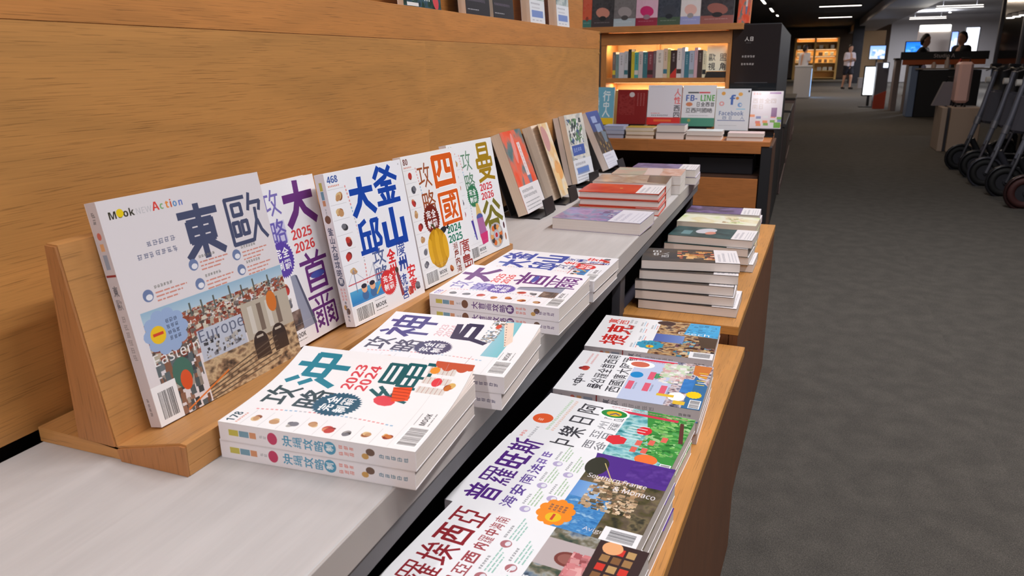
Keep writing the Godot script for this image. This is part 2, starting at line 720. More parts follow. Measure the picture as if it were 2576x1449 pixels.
func pic(w: float, h: float, scale: float, bg := Color.WHITE, seed_ := 5) -> Pic:
	if FR == null:
		FR = SystemFont.new()
		FR.font_names = PackedStringArray(["Droid Sans"])
		FB = SystemFont.new()
		FB.font_names = PackedStringArray(["Droid Sans"])
		FB.font_weight = 700
	var p := Pic.new(w, h, scale, bg, ZI, FR, FB)
	p.r.seed = seed_
	return p

# strokes of the characters on a grid of 100 by 100
const ZI := {
	"東": "8 18 92 18;24 34 76 34;24 34 24 66;76 34 76 66;24 50 76 50;24 66 76 66;50 4 50 98;46 66 10 94;54 66 92 94",
	"歐": "6 8 54 8;6 8 6 94;6 94 56 94;20 20 42 20;20 20 20 40;42 20 42 40;20 40 42 40;14 54 28 54;14 54 14 78;28 54 28 78;14 78 28 78;36 54 50 54;36 54 36 78;50 54 50 78;36 78 50 78;70 4 60 34;66 22 94 22;94 22 88 38;78 34 76 58 58 94;78 58 84 78 96 94",
	"大": "6 36 94 36;50 4 48 40 34 70 8 96;50 40 64 70 94 96",
	"首": "30 2 38 18;70 2 62 18;6 22 94 22;48 22 44 36;22 36 78 36;22 36 22 98;78 36 78 98;22 56 78 56;22 74 78 74;22 94 78 94",
	"爾": "8 8 92 8;50 8 50 96;28 16 36 32;72 16 64 32;12 40 88 40;12 40 12 98;88 40 88 92 80 96;22 50 40 64;40 50 22 64;22 72 40 88;40 72 22 88;60 50 78 64;78 50 60 64;60 72 78 88;78 72 60 88",
	"釜": "28 4 8 28;36 10 72 28 94 38;72 6 50 30 6 46;30 46 70 46;50 46 50 94;16 62 84 62;26 72 34 86;74 72 66 86;6 94 94 94",
	"山": "50 4 50 90;12 36 12 92;88 36 88 96;12 90 88 90",
	"邱": "40 8 16 18;16 14 16 86;16 42 54 42;42 42 42 86;4 88 58 88;66 12 66 98;66 12 92 12;92 12 80 44;80 44 94 64 90 78 74 78",
	"攻": "4 22 42 22;23 22 23 74;2 80 46 70;64 4 50 40;56 24 96 24;84 24 74 60 46 96;58 46 74 76 96 96",
	"略": "6 16 6 84;42 16 42 84;6 16 42 16;6 50 42 50;6 82 42 82;24 16 24 82;66 4 52 34;62 18 90 18;90 18 74 42 48 58;62 26 78 44 98 56;58 62 58 98;90 62 90 98;58 62 90 62;58 94 90 94",
	"四": "8 14 92 14;8 14 8 94;92 14 92 94;8 88 92 88;38 14 36 44 22 62;62 14 62 54 80 54",
	"國": "6 8 94 8;6 8 6 96;94 8 94 96;6 92 94 92;20 28 80 28;24 42 46 42;24 42 24 58;46 42 46 58;24 58 46 58;20 74 50 68;58 16 62 52 78 80;76 44 54 80;68 14 76 22",
	"廣": "50 2 54 12;14 14 94 14;14 14 12 60 4 96;28 28 90 28;44 20 44 40;72 20 72 40;40 40 78 40;34 50 84 50;34 50 34 78;84 50 84 78;34 78 84 78;34 64 84 64;58 40 58 78;46 82 30 96;70 82 90 96",
	"島": "44 2 38 12;20 14 20 54;20 14 76 14;76 14 76 36;20 26 76 26;20 38 76 38;20 52 94 52;94 52 90 94 80 94;50 60 50 86;24 66 24 88;24 86 74 86;74 66 74 88",
	"曼": "24 6 76 6;24 6 24 36;76 6 76 36;24 20 76 20;24 36 76 36;10 44 90 44;10 44 10 62;90 44 90 62;36 44 36 62;64 44 64 62;10 62 90 62;16 72 80 72;78 72 60 88 8 98;28 74 54 90 94 98",
	"谷": "34 4 10 28;66 4 90 28;50 20 36 42 6 62;50 20 66 42 96 62;28 62 28 98;72 62 72 98;28 62 72 62;28 92 72 92",
	"沖": "8 8 22 20;4 36 18 48;6 94 24 60;34 28 94 28;34 28 34 66;94 28 94 66;34 64 94 64;64 4 64 98",
	"繩": "24 4 10 28 28 28;34 18 8 52 36 50;22 52 22 76;6 66 2 84;14 70 16 84;34 66 38 82;46 8 90 8;46 8 46 38;90 8 90 38;46 23 90 23;46 38 90 38;42 46 94 46;42 46 42 76;94 46 94 76;42 61 94 61;42 76 94 76;66 38 66 94 98 94;98 94 98 82",
	"神": "16 4 24 14;4 24 36 24;34 24 4 62;20 46 20 98;24 52 36 64;46 20 92 20;46 20 46 74;92 20 92 74;46 46 92 46;46 72 92 72;69 4 69 98",
	"戶": "80 4 20 14;20 14 18 60 4 96;20 28 84 28;84 28 84 58;20 56 84 56",
	"完": "48 2 52 12;8 16 92 16;8 16 8 30;92 16 92 30;26 38 74 38;8 58 92 58;38 58 34 80 10 96;62 58 62 92 90 92;90 92 92 78",
	"全": "50 4 34 26 4 44;50 4 66 26 96 44;24 46 76 46;50 46 50 94;24 68 76 68;8 94 92 94",
	"制": "18 6 10 24;10 22 56 22;2 40 60 40;32 4 32 98;12 58 12 84;12 58 54 58;54 58 54 82;70 14 70 72;90 4 90 96 80 92",
	"霸": "12 6 88 6;6 18 94 18;6 18 4 30;94 18 94 30;50 6 50 34;6 48 46 48;16 38 16 56;36 38 36 56;10 60 42 60;10 60 10 74;42 60 42 74;10 74 42 74;26 56 26 98;4 86 48 86;58 42 56 80 50 98;58 42 90 42;90 42 90 98;58 58 90 58;58 74 90 74",
	"捷": "4 26 34 26;20 4 20 92 10 92;4 62 34 52;38 14 94 14;44 30 86 30;38 44 96 44;44 58 86 58;86 30 86 58;66 2 66 88;66 72 90 72;50 62 46 82 34 96;42 78 62 90 96 96",
	"克": "10 16 90 16;50 2 50 32;24 34 76 34;24 34 24 56;76 34 76 56;24 56 76 56;38 56 34 80 8 96;62 56 62 92 92 92;92 92 94 78",
	"南": "8 16 92 16;50 2 50 32;12 32 88 32;12 32 12 98;88 32 88 94 78 96;32 42 40 54;68 42 60 54;28 58 72 58;24 74 76 74;50 58 50 96",
	"法": "8 8 22 20;4 36 18 48;6 94 24 60;42 22 88 22;64 4 64 46;32 46 96 46;58 46 40 90;40 88 82 82;72 64 92 94",
	"普": "30 2 38 14;70 2 62 14;10 18 90 18;38 18 38 44;62 18 62 44;18 26 26 40;82 26 74 40;4 46 96 46;24 58 76 58;24 58 24 98;76 58 76 98;24 76 76 76;24 95 76 95",
	"羅": "10 6 90 6;10 6 10 30;90 6 90 30;36 6 36 30;64 6 64 30;10 30 90 30;24 36 12 56 30 54;34 44 10 76 38 74;24 76 24 96;8 84 4 96;38 82 42 94;62 34 48 58;56 46 56 98;76 34 80 44;56 50 94 50;56 64 90 64;56 78 90 78;56 94 96 94;74 50 74 94",
	"旺": "8 14 8 84;38 14 38 84;8 14 38 14;8 48 38 48;8 82 38 82;48 14 96 14;50 50 92 50;44 92 98 92;72 14 72 92",
	"斯": "4 20 54 20;16 4 16 70;42 4 42 70;16 36 42 36;16 52 42 52;2 70 58 70;18 76 6 96;40 76 52 92;90 6 66 16;66 14 66 60 56 96;66 40 98 40;84 40 84 98",
	"埃": "4 32 36 32;20 8 20 84;2 88 38 76;62 4 44 30;44 30 86 26;76 16 92 38;54 40 44 54;50 48 92 48;40 64 98 64;70 48 68 68 40 96;70 68 96 96",
	"西": "6 10 94 10;12 34 88 34;12 34 12 94;88 34 88 94;12 90 88 90;40 10 38 50 26 66;60 10 60 60 78 62",
	"亞": "6 8 94 8;36 8 36 34;64 8 64 34;18 34 36 34;64 34 82 34;18 34 18 64;82 34 82 64;18 64 36 64;64 64 82 64;36 64 36 92;64 64 64 92;4 94 96 94",
	"瀨": "6 8 18 18;2 36 14 46;4 94 18 60;24 16 54 16;40 2 40 96;26 30 52 30;26 30 26 52;52 30 52 52;26 52 52 52;38 54 22 84;42 54 56 76;60 8 96 8;66 24 90 24;66 24 66 72;90 24 90 72;66 40 90 40;66 56 90 56;66 72 90 72;70 76 60 96;84 76 96 94",
	"內": "12 22 12 98;12 22 88 22;88 22 88 92 78 96;50 4 50 26;50 26 40 52 24 72;50 36 62 56 78 72",
	"海": "8 8 22 20;4 36 18 48;6 94 24 60;48 4 34 28;42 18 94 18;42 32 36 80;42 32 86 32;86 32 80 94 70 96;28 56 98 56;36 78 90 78;58 38 62 50;56 62 60 74",
	"州": "22 10 22 56 6 96;52 10 52 92;84 4 84 98;6 34 10 54;36 34 40 54;66 34 70 54",
	"慶": "50 2 54 10;12 12 92 12;12 12 10 60 2 96;30 22 88 22;44 14 44 38;72 14 72 38;88 22 88 32;26 38 92 38;24 54 30 64;40 48 44 62 78 62;78 62 80 54;58 46 64 56;84 50 92 58;48 66 24 82;40 72 80 72;80 72 54 92 20 98;48 78 90 98",
	"安": "48 2 52 12;8 18 92 18;8 18 8 34;92 18 92 34;42 26 24 74 70 96;6 52 94 52;72 52 54 82 10 98",
	"統": "24 4 10 28 28 28;34 18 8 52 36 50;22 52 22 76;6 66 2 84;14 70 16 84;34 66 38 82;66 2 70 14;46 18 96 18;66 18 52 42;52 42 88 38;78 28 92 46;60 50 58 74 42 96;78 50 78 92 96 92;96 92 97 78",
	"營": "24 2 28 20 8 38;10 10 16 20;40 8 34 18;28 22 42 34;72 2 76 20 56 38;58 10 64 20;90 8 82 18;76 22 92 34;6 42 94 42;6 42 6 56;94 42 94 56;32 50 68 50;32 50 32 66;68 50 68 66;32 66 68 66;22 74 78 74;22 74 22 98;78 74 78 98;22 96 78 96",
	"中": "10 24 90 24;10 24 10 66;90 24 90 66;10 64 90 64;50 2 50 98",
	"日": "22 8 78 8;22 8 22 96;78 8 78 96;22 50 78 50;22 92 78 92",
	"樂": "50 2 42 12;34 14 66 14;34 14 34 48;66 14 66 48;34 30 66 30;34 47 66 47;16 6 6 24 20 22;22 16 4 44 26 40;84 6 74 24 88 22;90 16 72 44 96 40;6 60 94 60;50 50 50 98;46 62 10 94;54 62 92 94",
	"阿": "8 8 8 98;8 8 34 8;34 8 22 38;22 38 34 60 18 68;42 14 98 14;88 14 88 92 76 94;48 34 72 34;48 34 48 66;72 34 72 66;48 64 72 64",
	"盟": "8 4 8 48;40 4 40 48;8 4 40 4;8 25 40 25;8 46 40 46;56 4 54 36 46 54;56 4 90 4;90 4 90 52;56 20 90 20;56 36 90 36;12 62 88 62;12 62 12 92;88 62 88 92;37 62 37 92;63 62 63 92;2 94 98 94",
	"視": "18 4 24 14;4 22 38 22;36 22 4 60;20 46 20 98;26 52 38 64;52 6 52 62;90 6 90 62;52 6 90 6;52 25 90 25;52 43 90 43;52 61 90 61;62 62 58 80 40 96;78 62 78 92 98 92;98 92 98 80",
	"角": "38 2 16 30;34 12 66 12;66 12 58 28;22 30 84 30;22 30 20 70 6 98;84 30 84 94 74 96;22 50 84 50;22 70 84 70;53 30 53 92",
	"人": "50 4 46 40 6 96;48 36 62 66 96 96",
	"行": "32 4 8 28;36 28 4 58;22 46 22 98;46 14 90 14;40 38 96 38;74 38 74 94 62 92",
	"性": "20 4 20 98;8 22 4 44;30 20 34 36;56 8 42 46;48 28 94 28;50 56 90 56;70 6 70 92;38 94 98 94",
}

# ------------------------------------------------------------------ covers of the travel guides (170 x 230 mm series)
const TAN := [Color(0.76, 0.58, 0.40), Color(0.55, 0.30, 0.18), Color(0.85, 0.72, 0.52)]
const RED := [Color(0.75, 0.25, 0.22), Color(0.85, 0.55, 0.40), Color(0.5, 0.2, 0.2)]
const GRY := [Color(0.45, 0.45, 0.48), Color(0.68, 0.66, 0.64), Color(0.25, 0.25, 0.27)]
const FOOD := [Color(0.78, 0.45, 0.22), Color(0.86, 0.70, 0.42), Color(0.55, 0.22, 0.14)]

func seal(p: Pic, x: float, y: float, r: float, c: Color) -> void:
	p.burst(x, y, r, r * 1.12, c)
	p.row("完全", x - r * 0.62, y - r * 0.64, r * 0.58, r * 0.58, r * 0.075, Color.WHITE, r * 0.08)
	p.row("制霸", x - r * 0.62, y + r * 0.06, r * 0.58, r * 0.58, r * 0.075, Color.WHITE, r * 0.08)

func side_cells(p: Pic, number: String, nc: Color, from: float, to: float, n: int) -> void:
	p.text(number, 4, 15, 14, nc, true, 0.95)
	p.small(4, 18, 24, 3.0, c8(215, 120, 90))
	for k in n:
		var y := from + (to - from) * k / n
		p.rect(2, y, 32, 0.35, c8(150, 150, 152))
		p.shot(6 + p.r.randf() * 8, y + 4, 16, (to - from) / n - 7, [TAN, RED, GRY, FOOD][p.r.randi() % 4])
	# the line of small print that bends beside the cells
	for k in 30:
		var t := k / 29.0
		p.rect(36 + 9.0 * sin(t * 2.6), 22 + t * 160, 2.3, 3.2, c8(226, 150, 150) if k % 11 < 6 else (c8(140, 180, 210) if k % 11 < 9 else c8(190, 190, 195)))

func foot(p: Pic, bars := true) -> void:
	if bars:
		p.barcode(9, 205, 36, 20)
	p.rect(50, 205, 24, 0.5, c8(90, 90, 95))
	p.text("MOOK", 50, 217, 9, c8(50, 50, 55), true, 0.9)
	p.words(50, 220, 26, 2.2, c8(150, 150, 150))
	p.rect(2, 198, 166, 0.3, c8(190, 190, 190))

func cover_busan(sc: float) -> Image:
	var p := pic(170, 230, sc, c8(240, 240, 244), 21)
	side_cells(p, "468", c8(60, 90, 160), 24, 160, 6)
	var b := c8(30, 72, 168)
	p.row("大邱", 42, 14, 52, 58, 11, b, 5, true, 4, Color(0.94, 0.95, 0.98))
	p.row("釜山", 97, 4, 58, 62, 11, b, 6, true, 4, Color(0.94, 0.95, 0.98))
	p.row("攻略", 64, 128, 28, 26, 2.8, c8(90, 104, 150), 1, true)
	p.row("全州", 96, 136, 19, 22, 4.0, c8(220, 50, 50), 1, true)
	p.row("慶州", 120, 128, 22, 24, 4.0, c8(40, 66, 150), 1, true)
	p.row("統營", 112, 182, 20, 20, 3.4, c8(40, 66, 150), 1, true)
	p.row("安東", 136, 172, 21, 22, 4.0, c8(220, 50, 50), 1, true)
	# a bridge over the sea with two swimmers
	p.grad(3, 178, 78, 22, c8(90, 170, 214), c8(40, 130, 200))
	p.line([Vector2(3, 168), Vector2(84, 166)], 1.6, c8(200, 80, 90))
	for x in [18.0, 62.0]:
		p.rect(x, 146, 1.4, 36, c8(120, 130, 160))
		p.line([Vector2(x, 148), Vector2(x - 14, 167)], 0.6, c8(160, 165, 185))
		p.line([Vector2(x, 148), Vector2(x + 20, 167)], 0.6, c8(160, 165, 185))
	for x in [34.0, 52.0]:
		p.ell(x, 190, 7, 8, c8(70, 110, 160))
		p.ell(x, 180, 6, 6.5, c8(240, 180, 140))
		p.ell(x, 176, 6, 3.6, c8(50, 46, 60))
	p.line([Vector2(58, 196), Vector2(70, 184)], 3, c8(230, 180, 70))
	seal(p, 88, 186, 19, c8(218, 52, 52))
	p.line([Vector2(112, 176), Vector2(116, 216)], 6, c8(150, 60, 66))
	p.ell(112, 172, 4, 5, c8(90, 60, 50))
	p.shot(128, 204, 16, 18, RED)
	p.shot(148, 200, 14, 18, GRY)
	p.text("'", 162, 12, 8, c8(90, 90, 90))
	foot(p)
	return p.im

func cover_seoul(sc: float) -> Image:
	var p := pic(170, 230, sc, c8(240, 239, 243), 22)
	side_cells(p, "178", c8(120, 96, 190), 24, 196, 7)
	var v := c8(104, 44, 124)
	p.row("攻略", 46, 8, 38, 36, 3.2, c8(126, 116, 186), 4, true)
	p.rect(50, 52, 34, 30, c8(206, 202, 232))
	p.row("略", 46, 48, 38, 36, 3.2, c8(110, 100, 180), 4, true)
	p.zi("大", 90, 4, 70, 62, 14, v)
	p.text("2025", 92, 84, 19, c8(222, 64, 66), true, 1.15)
	p.text("2026", 92, 103, 19, c8(222, 64, 66), true, 1.15)
	p.row("首爾", 92, 108, 70, 56, 12.5, v, 3, true)
	p.ell(130, 142, 17, 5, c8(70, 84, 170))
	seal(p, 64, 104, 24, c8(96, 72, 168))
	p.poly([Vector2(70, 130), Vector2(80, 130), Vector2(98, 208), Vector2(72, 208)], c8(150, 156, 176))
	p.poly([Vector2(80, 130), Vector2(84, 132), Vector2(104, 208), Vector2(98, 208)], c8(86, 90, 112))
	p.cells(44, 178, 30, 28, [c8(60, 56, 58), c8(104, 84, 76), c8(150, 130, 120)], 0.05, 4)
	p.shot(48, 136, 14, 18, RED)
	p.shot(48, 158, 14, 16, GRY)
	foot(p)
	return p.im

func cover_shikoku(sc: float) -> Image:
	var p := pic(170, 230, sc, c8(241, 240, 240), 23)
	side_cells(p, "80", c8(120, 70, 60), 24, 200, 8)
	p.row("攻略", 40, 16, 40, 44, 3.4, c8(160, 84, 46), 4, true)
	p.row("四國", 88, 4, 72, 64, 12, c8(222, 96, 34), 6, true, 3, Color.WHITE)
	seal(p, 58, 116, 25, c8(122, 44, 32))
	p.text("2024", 98, 152, 19, c8(18, 122, 90), true, 1.2)
	p.text("2025", 98, 170, 19, c8(18, 122, 90), true, 1.2)
	p.ell(86, 142, 12, 6, c8(46, 48, 54), 18, -0.2)
	p.poly([Vector2(96, 140), Vector2(108, 132), Vector2(104, 142), Vector2(108, 146)], c8(46, 48, 54))
	# a plain yellow squash with ribs
	p.ell(62, 170, 32, 36, c8(196, 142, 26), 26)
	for k in 5:
		p.ell(62 + (k - 2) * 12, 171, 8, 35 - absf(k - 2) * 6, c8(226, 172, 44) if k % 2 == 0 else c8(210, 156, 34), 22)
	p.line([Vector2(62, 136), Vector2(58, 128), Vector2(52, 126)], 4, c8(70, 70, 40))
	p.row("瀨戶內海", 108, 172, 17, 13.5, 2.6, c8(140, 60, 40), 0.6, true)
	p.row("廣島", 128, 172, 40, 28, 6.5, c8(160, 50, 34), 0.5, true)
	p.shot(84, 208, 16, 14, FOOD)
	foot(p)
	return p.im

func cover_bangkok(sc: float) -> Image:
	var p := pic(170, 230, sc, c8(241, 241, 242), 24)
	side_cells(p, "26", c8(110, 168, 130), 24, 150, 5)
	p.row("攻略", 42, 16, 36, 40, 2.8, c8(96, 140, 110), 3, true)
	p.zi("曼", 92, 6, 70, 78, 12, c8(170, 134, 34))
	p.text("2025", 92, 102, 19, c8(216, 54, 60), true, 1.2)
	p.text("2026", 92, 120, 19, c8(216, 54, 60), true, 1.2)
	p.zi("谷", 84, 124, 78, 72, 12.5, c8(126, 118, 46))
	seal(p, 62, 106, 21, c8(60, 128, 88))
	p.poly([Vector2(66, 122), Vector2(74, 122), Vector2(84, 152), Vector2(60, 152)], c8(222, 190, 120))
	p.ell(72, 150, 12, 7, c8(88, 96, 160))
	p.poly([Vector2(60, 152), Vector2(84, 152), Vector2(90, 190), Vector2(62, 190)], c8(178, 110, 160))
	p.poly([Vector2(62, 184), Vector2(92, 182), Vector2(88, 204), Vector2(66, 206)], c8(214, 60, 120))
	p.poly([Vector2(38, 152), Vector2(46, 152), Vector2(50, 192), Vector2(46, 192)], c8(84, 70, 160))
	p.ell(124, 198, 28, 26, c8(186, 182, 186), 26)
	for k in 12:
		p.ell(124 + 18 * cos(TAU * k / 12), 198 + 17 * sin(TAU * k / 12), 6.5, 6, [c8(226, 116, 50), c8(80, 66, 60), c8(230, 160, 90), c8(210, 206, 190)][k % 4], 10)
	p.ell(124, 198, 8, 8, c8(200, 196, 210))
	p.ell(124, 198, 5, 5, c8(200, 40, 40))
	p.ell(160, 184, 3, 7, c8(80, 40, 50))
	p.ell(160, 208, 3.4, 8, c8(190, 130, 100))
	foot(p)
	return p.im

func cover_okinawa(sc: float) -> Image:
	var p := pic(170, 230, sc, c8(242, 241, 242), 25)
	side_cells(p, "178", c8(40, 72, 84), 26, 200, 8)
	var c := c8(14, 92, 100)
	p.row("攻略", 52, 8, 40, 40, 4.4, c8(40, 66, 72), 3, true)
	p.zi("沖", 98, 12, 64, 68, 13.5, c8(20, 128, 150))
	p.text("2023", 100, 102, 19, c8(216, 72, 84), true, 1.2)
	p.text("2024", 100, 120, 19, c8(216, 72, 84), true, 1.2)
	p.zi("繩", 88, 124, 76, 62, 9.5, c)
	seal(p, 68, 104, 26, c8(22, 86, 112))
	p.ell(88, 152, 10, 14, c8(222, 70, 84), 10, 0.3)
	p.poly([Vector2(88, 160), Vector2(116, 150), Vector2(120, 172), Vector2(94, 178)], c8(230, 80, 44))
	for k in 4:
		p.rect(96 + k * 6, 152, 1, 22, c8(150, 40, 30))
	for k in 3:
		p.rect(112 + k * 18, 178, 12, 34, c8(222, 216, 210))
		for j in 6:
			p.rect(112 + k * 18, 180 + j * 5.4, 12, 0.8, c8(190, 150, 140))
	p.ell(154, 186, 6, 6, c8(236, 150, 60))
	p.ell(134, 196, 8, 6, c8(226, 70, 80))
	p.shot(120, 206, 18, 16, FOOD)
	for k in 5:
		p.ell(168 - (k % 2) * 4.0, 190 + k * 9.0, 9, 8, c8(200, 92, 66))
	foot(p)
	return p.im

func cover_kobe(sc: float) -> Image:
	var p := pic(170, 230, sc, c8(241, 241, 243), 26)
	side_cells(p, "578", c8(52, 46, 78), 26, 150, 6)
	p.row("攻略", 44, 6, 40, 38, 4.4, c8(60, 56, 84), 3, true)
	p.zi("神", 92, 6, 72, 74, 14, c8(54, 38, 122))
	p.text("2023", 104, 100, 15, c8(224, 190, 196), true, 1.2)
	p.text("2024", 104, 114, 15, c8(224, 190, 196), true, 1.2)
	p.zi("戶", 92, 112, 68, 60, 14, c8(32, 30, 74))
	seal(p, 66, 106, 25, c8(44, 42, 92))
	p.grad(56, 178, 114, 24, c8(150, 200, 214), c8(120, 196, 206))
	p.poly([Vector2(90, 200), Vector2(166, 176), Vector2(168, 190), Vector2(110, 206)], c8(238, 214, 196))
	p.scatter(100, 160, 70, 20, [c8(120, 110, 96), c8(180, 170, 156), c8(140, 160, 180)], 90, 2, 5)
	for k in 9:
		p.rect(96 + k * 8, 198 - k * 2.2, 2.6, 1.4, c8(110, 80, 70))
	p.ell(152, 172, 7, 4, c8(214, 80, 60))
	p.rect(2, 168, 50, 0.5, c8(170, 120, 120))
	foot(p)
	return p.im

# ------------------------------------------------------------------ covers of the wider city guides (240 x 254 mm series)
func guide_head(p: Pic, w: float) -> void:
	p.text("Mook", 10, 21, 11, c8(50, 46, 30), true, 1.1)
	p.ell(25, 16, 4.5, 4.5, c8(230, 200, 30))
	p.text("NEW", 44, 21, 9, c8(190, 188, 192), false, 1.1)
	p.text("A", 66, 21, 13, c8(214, 60, 50), true, 1.1)
	p.text("c", 76, 21, 11, c8(120, 170, 110), true)
	p.text("t", 84, 21, 12, c8(226, 140, 60), true)
	p.text("i", 90, 21, 12, c8(200, 90, 60), true)
	p.text("o", 94, 21, 11, c8(90, 140, 190), true)
	p.text("n", 102, 21, 11, c8(100, 120, 190), true)

func bullets(p: Pic, spots: Array, head: Color, body: Color, knob: Color) -> void:
	for q in spots:
		p.ell(q.x, q.y + 4, 7, 7, knob)
		p.ell(q.x + 1, q.y + 6, 4.4, 3.4, c8(226, 226, 232))
		p.small(q.x + 10, q.y - 5, 30, 4, head)
		for k in 3:
			p.words(q.x + 10, q.y + 2 + k * 4.6, 44 - k * 7, 2.8, body)

func badge(p: Pic, x: float, y: float, rx: float, ry: float, c: Color) -> void:
	p.cloud(x, y, rx, ry, c)
	p.ell(x - rx * 0.38, y + 1, rx * 0.34, rx * 0.34, c8(232, 190, 40))
	p.rect(x - rx * 0.6, y - 1.4, rx * 0.46, 3.4, c8(206, 70, 50))
	for k in 4:
		p.small(x + rx * 0.06, y - ry * 0.5 + k * ry * 0.26, rx * 0.62, ry * 0.2, c8(56, 66, 90))

func guide_label(p: Pic, w: float, h: float) -> void:
	p.rect(0, h - 46, 33, 46, Color(0.93, 0.93, 0.94))
	p.barcode(7, h - 40, 20, 34, false)
	p.rect(6, h - 40, 22, 2, Color(0.93, 0.93, 0.94))

const ROOFS := [Color(0.55, 0.24, 0.18), Color(0.64, 0.36, 0.28), Color(0.72, 0.66, 0.58), Color(0.46, 0.42, 0.40), Color(0.80, 0.77, 0.70), Color(0.36, 0.32, 0.30), Color(0.58, 0.30, 0.22)]

func cover_east_europe(sc: float) -> Image:
	var w := 238.0
	var h := 254.0
	var p := pic(w, h, sc, c8(220, 214, 217), 31)
	guide_head(p, w)
	p.row("東歐", 92, 22, 66, 66, 10.5, c8(74, 80, 108), 8)
	p.small(46, 52, 40, 7.4, c8(112, 116, 140))
	p.small(30, 64, 58, 7.4, c8(112, 116, 140))
	bullets(p, [Vector2(30, 106), Vector2(100, 88), Vector2(102, 112), Vector2(168, 92), Vector2(170, 112)], c8(120, 118, 112), c8(206, 140, 126), c8(110, 126, 164))
	p.grad(14, 126, w - 14, 22, c8(150, 182, 204), c8(190, 208, 220))
	p.scatter(14, 140, w - 14, 26, ROOFS, 900, 1.5, 4, 1.8, 0.3)
	p.scatter(14, 158, w - 14, 36, ROOFS, 1100, 2.5, 6, 1.4, 0.3)
	for k in 7:
		p.rect(70 + k * 22 + p.r.randf() * 8, 128 + p.r.randf() * 6, 2.5, 16, c8(92, 98, 92))
	p.scatter(14, 184, 60, 70, [c8(90, 100, 104), c8(160, 150, 140), c8(60, 66, 70), c8(130, 90, 70)], 120, 4, 14, 0.6, 0.1)
	p.ell(46, 206, 14, 18, c8(70, 110, 96))
	p.ell(48, 216, 8, 12, c8(214, 84, 40))
	p.rect(78, 168, 72, 40, c8(186, 192, 206))
	p.scatter(84, 180, 30, 24, GRY, 40, 2, 5)
	p.scatter(116, 186, 30, 16, GRY, 30, 2, 5)
	p.rect(152, 158, 86, 48, c8(182, 172, 156))
	for k in 4:
		p.rect(162 + k * 16, 164, 8, 36, c8(206, 200, 190) if k % 2 == 0 else c8(120, 104, 92))
	p.ell(206, 168, 9, 14, c8(206, 116, 50))
	p.cells(76, 206, 162, 48, [c8(82, 66, 52), c8(168, 142, 112), c8(204, 178, 140), c8(150, 120, 92), c8(66, 54, 46)], 0.05, 9, 1.5)
	for k in 2:
		p.ell(172 + k * 34, 214, 13, 15, c8(58, 44, 38))
		p.rect(159 + k * 34, 214, 26, 20, c8(66, 50, 42))
		p.rect(166 + k * 34, 204, 12, 3, c8(190, 180, 165))
	for k in 5:
		p.line([Vector2(76, 236 + k * 4), Vector2(200, 214 + k * 7)], 1.6, c8(96, 80, 66))
	p.line([Vector2(40, 250), Vector2(110, 228)], 2, c8(220, 120, 50))
	p.text("Eastern", 12, 188, 18, c8(232, 230, 230), false, 1.1)
	p.text("Europe", 78, 183, 20, c8(96, 102, 124), false, 1.15)
	badge(p, 40, 154, 30, 26, c8(150, 172, 208))
	guide_label(p, w, h)
	return p.im

func cover_czech(sc: float) -> Image:
	var w := 202.0
	var h := 254.0
	var p := pic(w, h, sc, c8(240, 239, 240), 32)
	var red := c8(206, 46, 40)
	p.row("捷克", 22, 22, 62, 54, 9.5, red, 4)
	p.row("東", 150, 14, 34, 24, 3.6, c8(224, 96, 88), 3)
	p.row("西", 150, 40, 30, 20, 3.6, c8(224, 96, 88), 3)
	for k in 3:
		p.small(98 + k * 32, 62, 26, 6, c8(120, 118, 120))
		p.small(98 + k * 32, 72, 22, 6, c8(120, 118, 120))
	for q in [Vector2(22, 88), Vector2(66, 98), Vector2(112, 92), Vector2(152, 88), Vector2(140, 112)]:
		p.small(q.x, q.y, 26, 4.5, c8(110, 110, 116))
		p.words(q.x, q.y + 6, 32, 3, c8(156, 196, 222))
		p.words(q.x, q.y + 11, 24, 3, c8(214, 120, 116))
	p.cells(0, 128, w, 126, [c8(66, 44, 38), c8(126, 84, 58), c8(176, 136, 92), c8(206, 176, 128), c8(120, 96, 84), c8(70, 50, 48)], 0.035, 12, 0.8)
	p.scatter(0, 176, 90, 78, [c8(92, 60, 44), c8(176, 140, 92), c8(120, 80, 90), c8(60, 44, 46), c8(206, 180, 140), c8(80, 150, 180)], 190, 4, 12)
	p.grad(70, 128, 46, 60, c8(82, 100, 170), c8(120, 146, 200))
	p.poly([Vector2(128, 184), Vector2(w, 190), Vector2(w, 254), Vector2(120, 254)], c8(70, 168, 220))
	p.scatter(120, 190, 82, 64, [c8(90, 186, 232), c8(64, 156, 210)], 60, 3, 10)
	p.poly([Vector2(60, 226), Vector2(120, 214), Vector2(120, 254), Vector2(60, 254)], c8(84, 66, 52))
	p.ell(186, 140, 14, 20, c8(66, 40, 36))
	p.text("Czech", 126, 170, 20, c8(232, 236, 240), false, 1.3, true)
	badge(p, 46, 126, 24, 28, c8(50, 152, 184))
	guide_label(p, w, h)
	return p.im

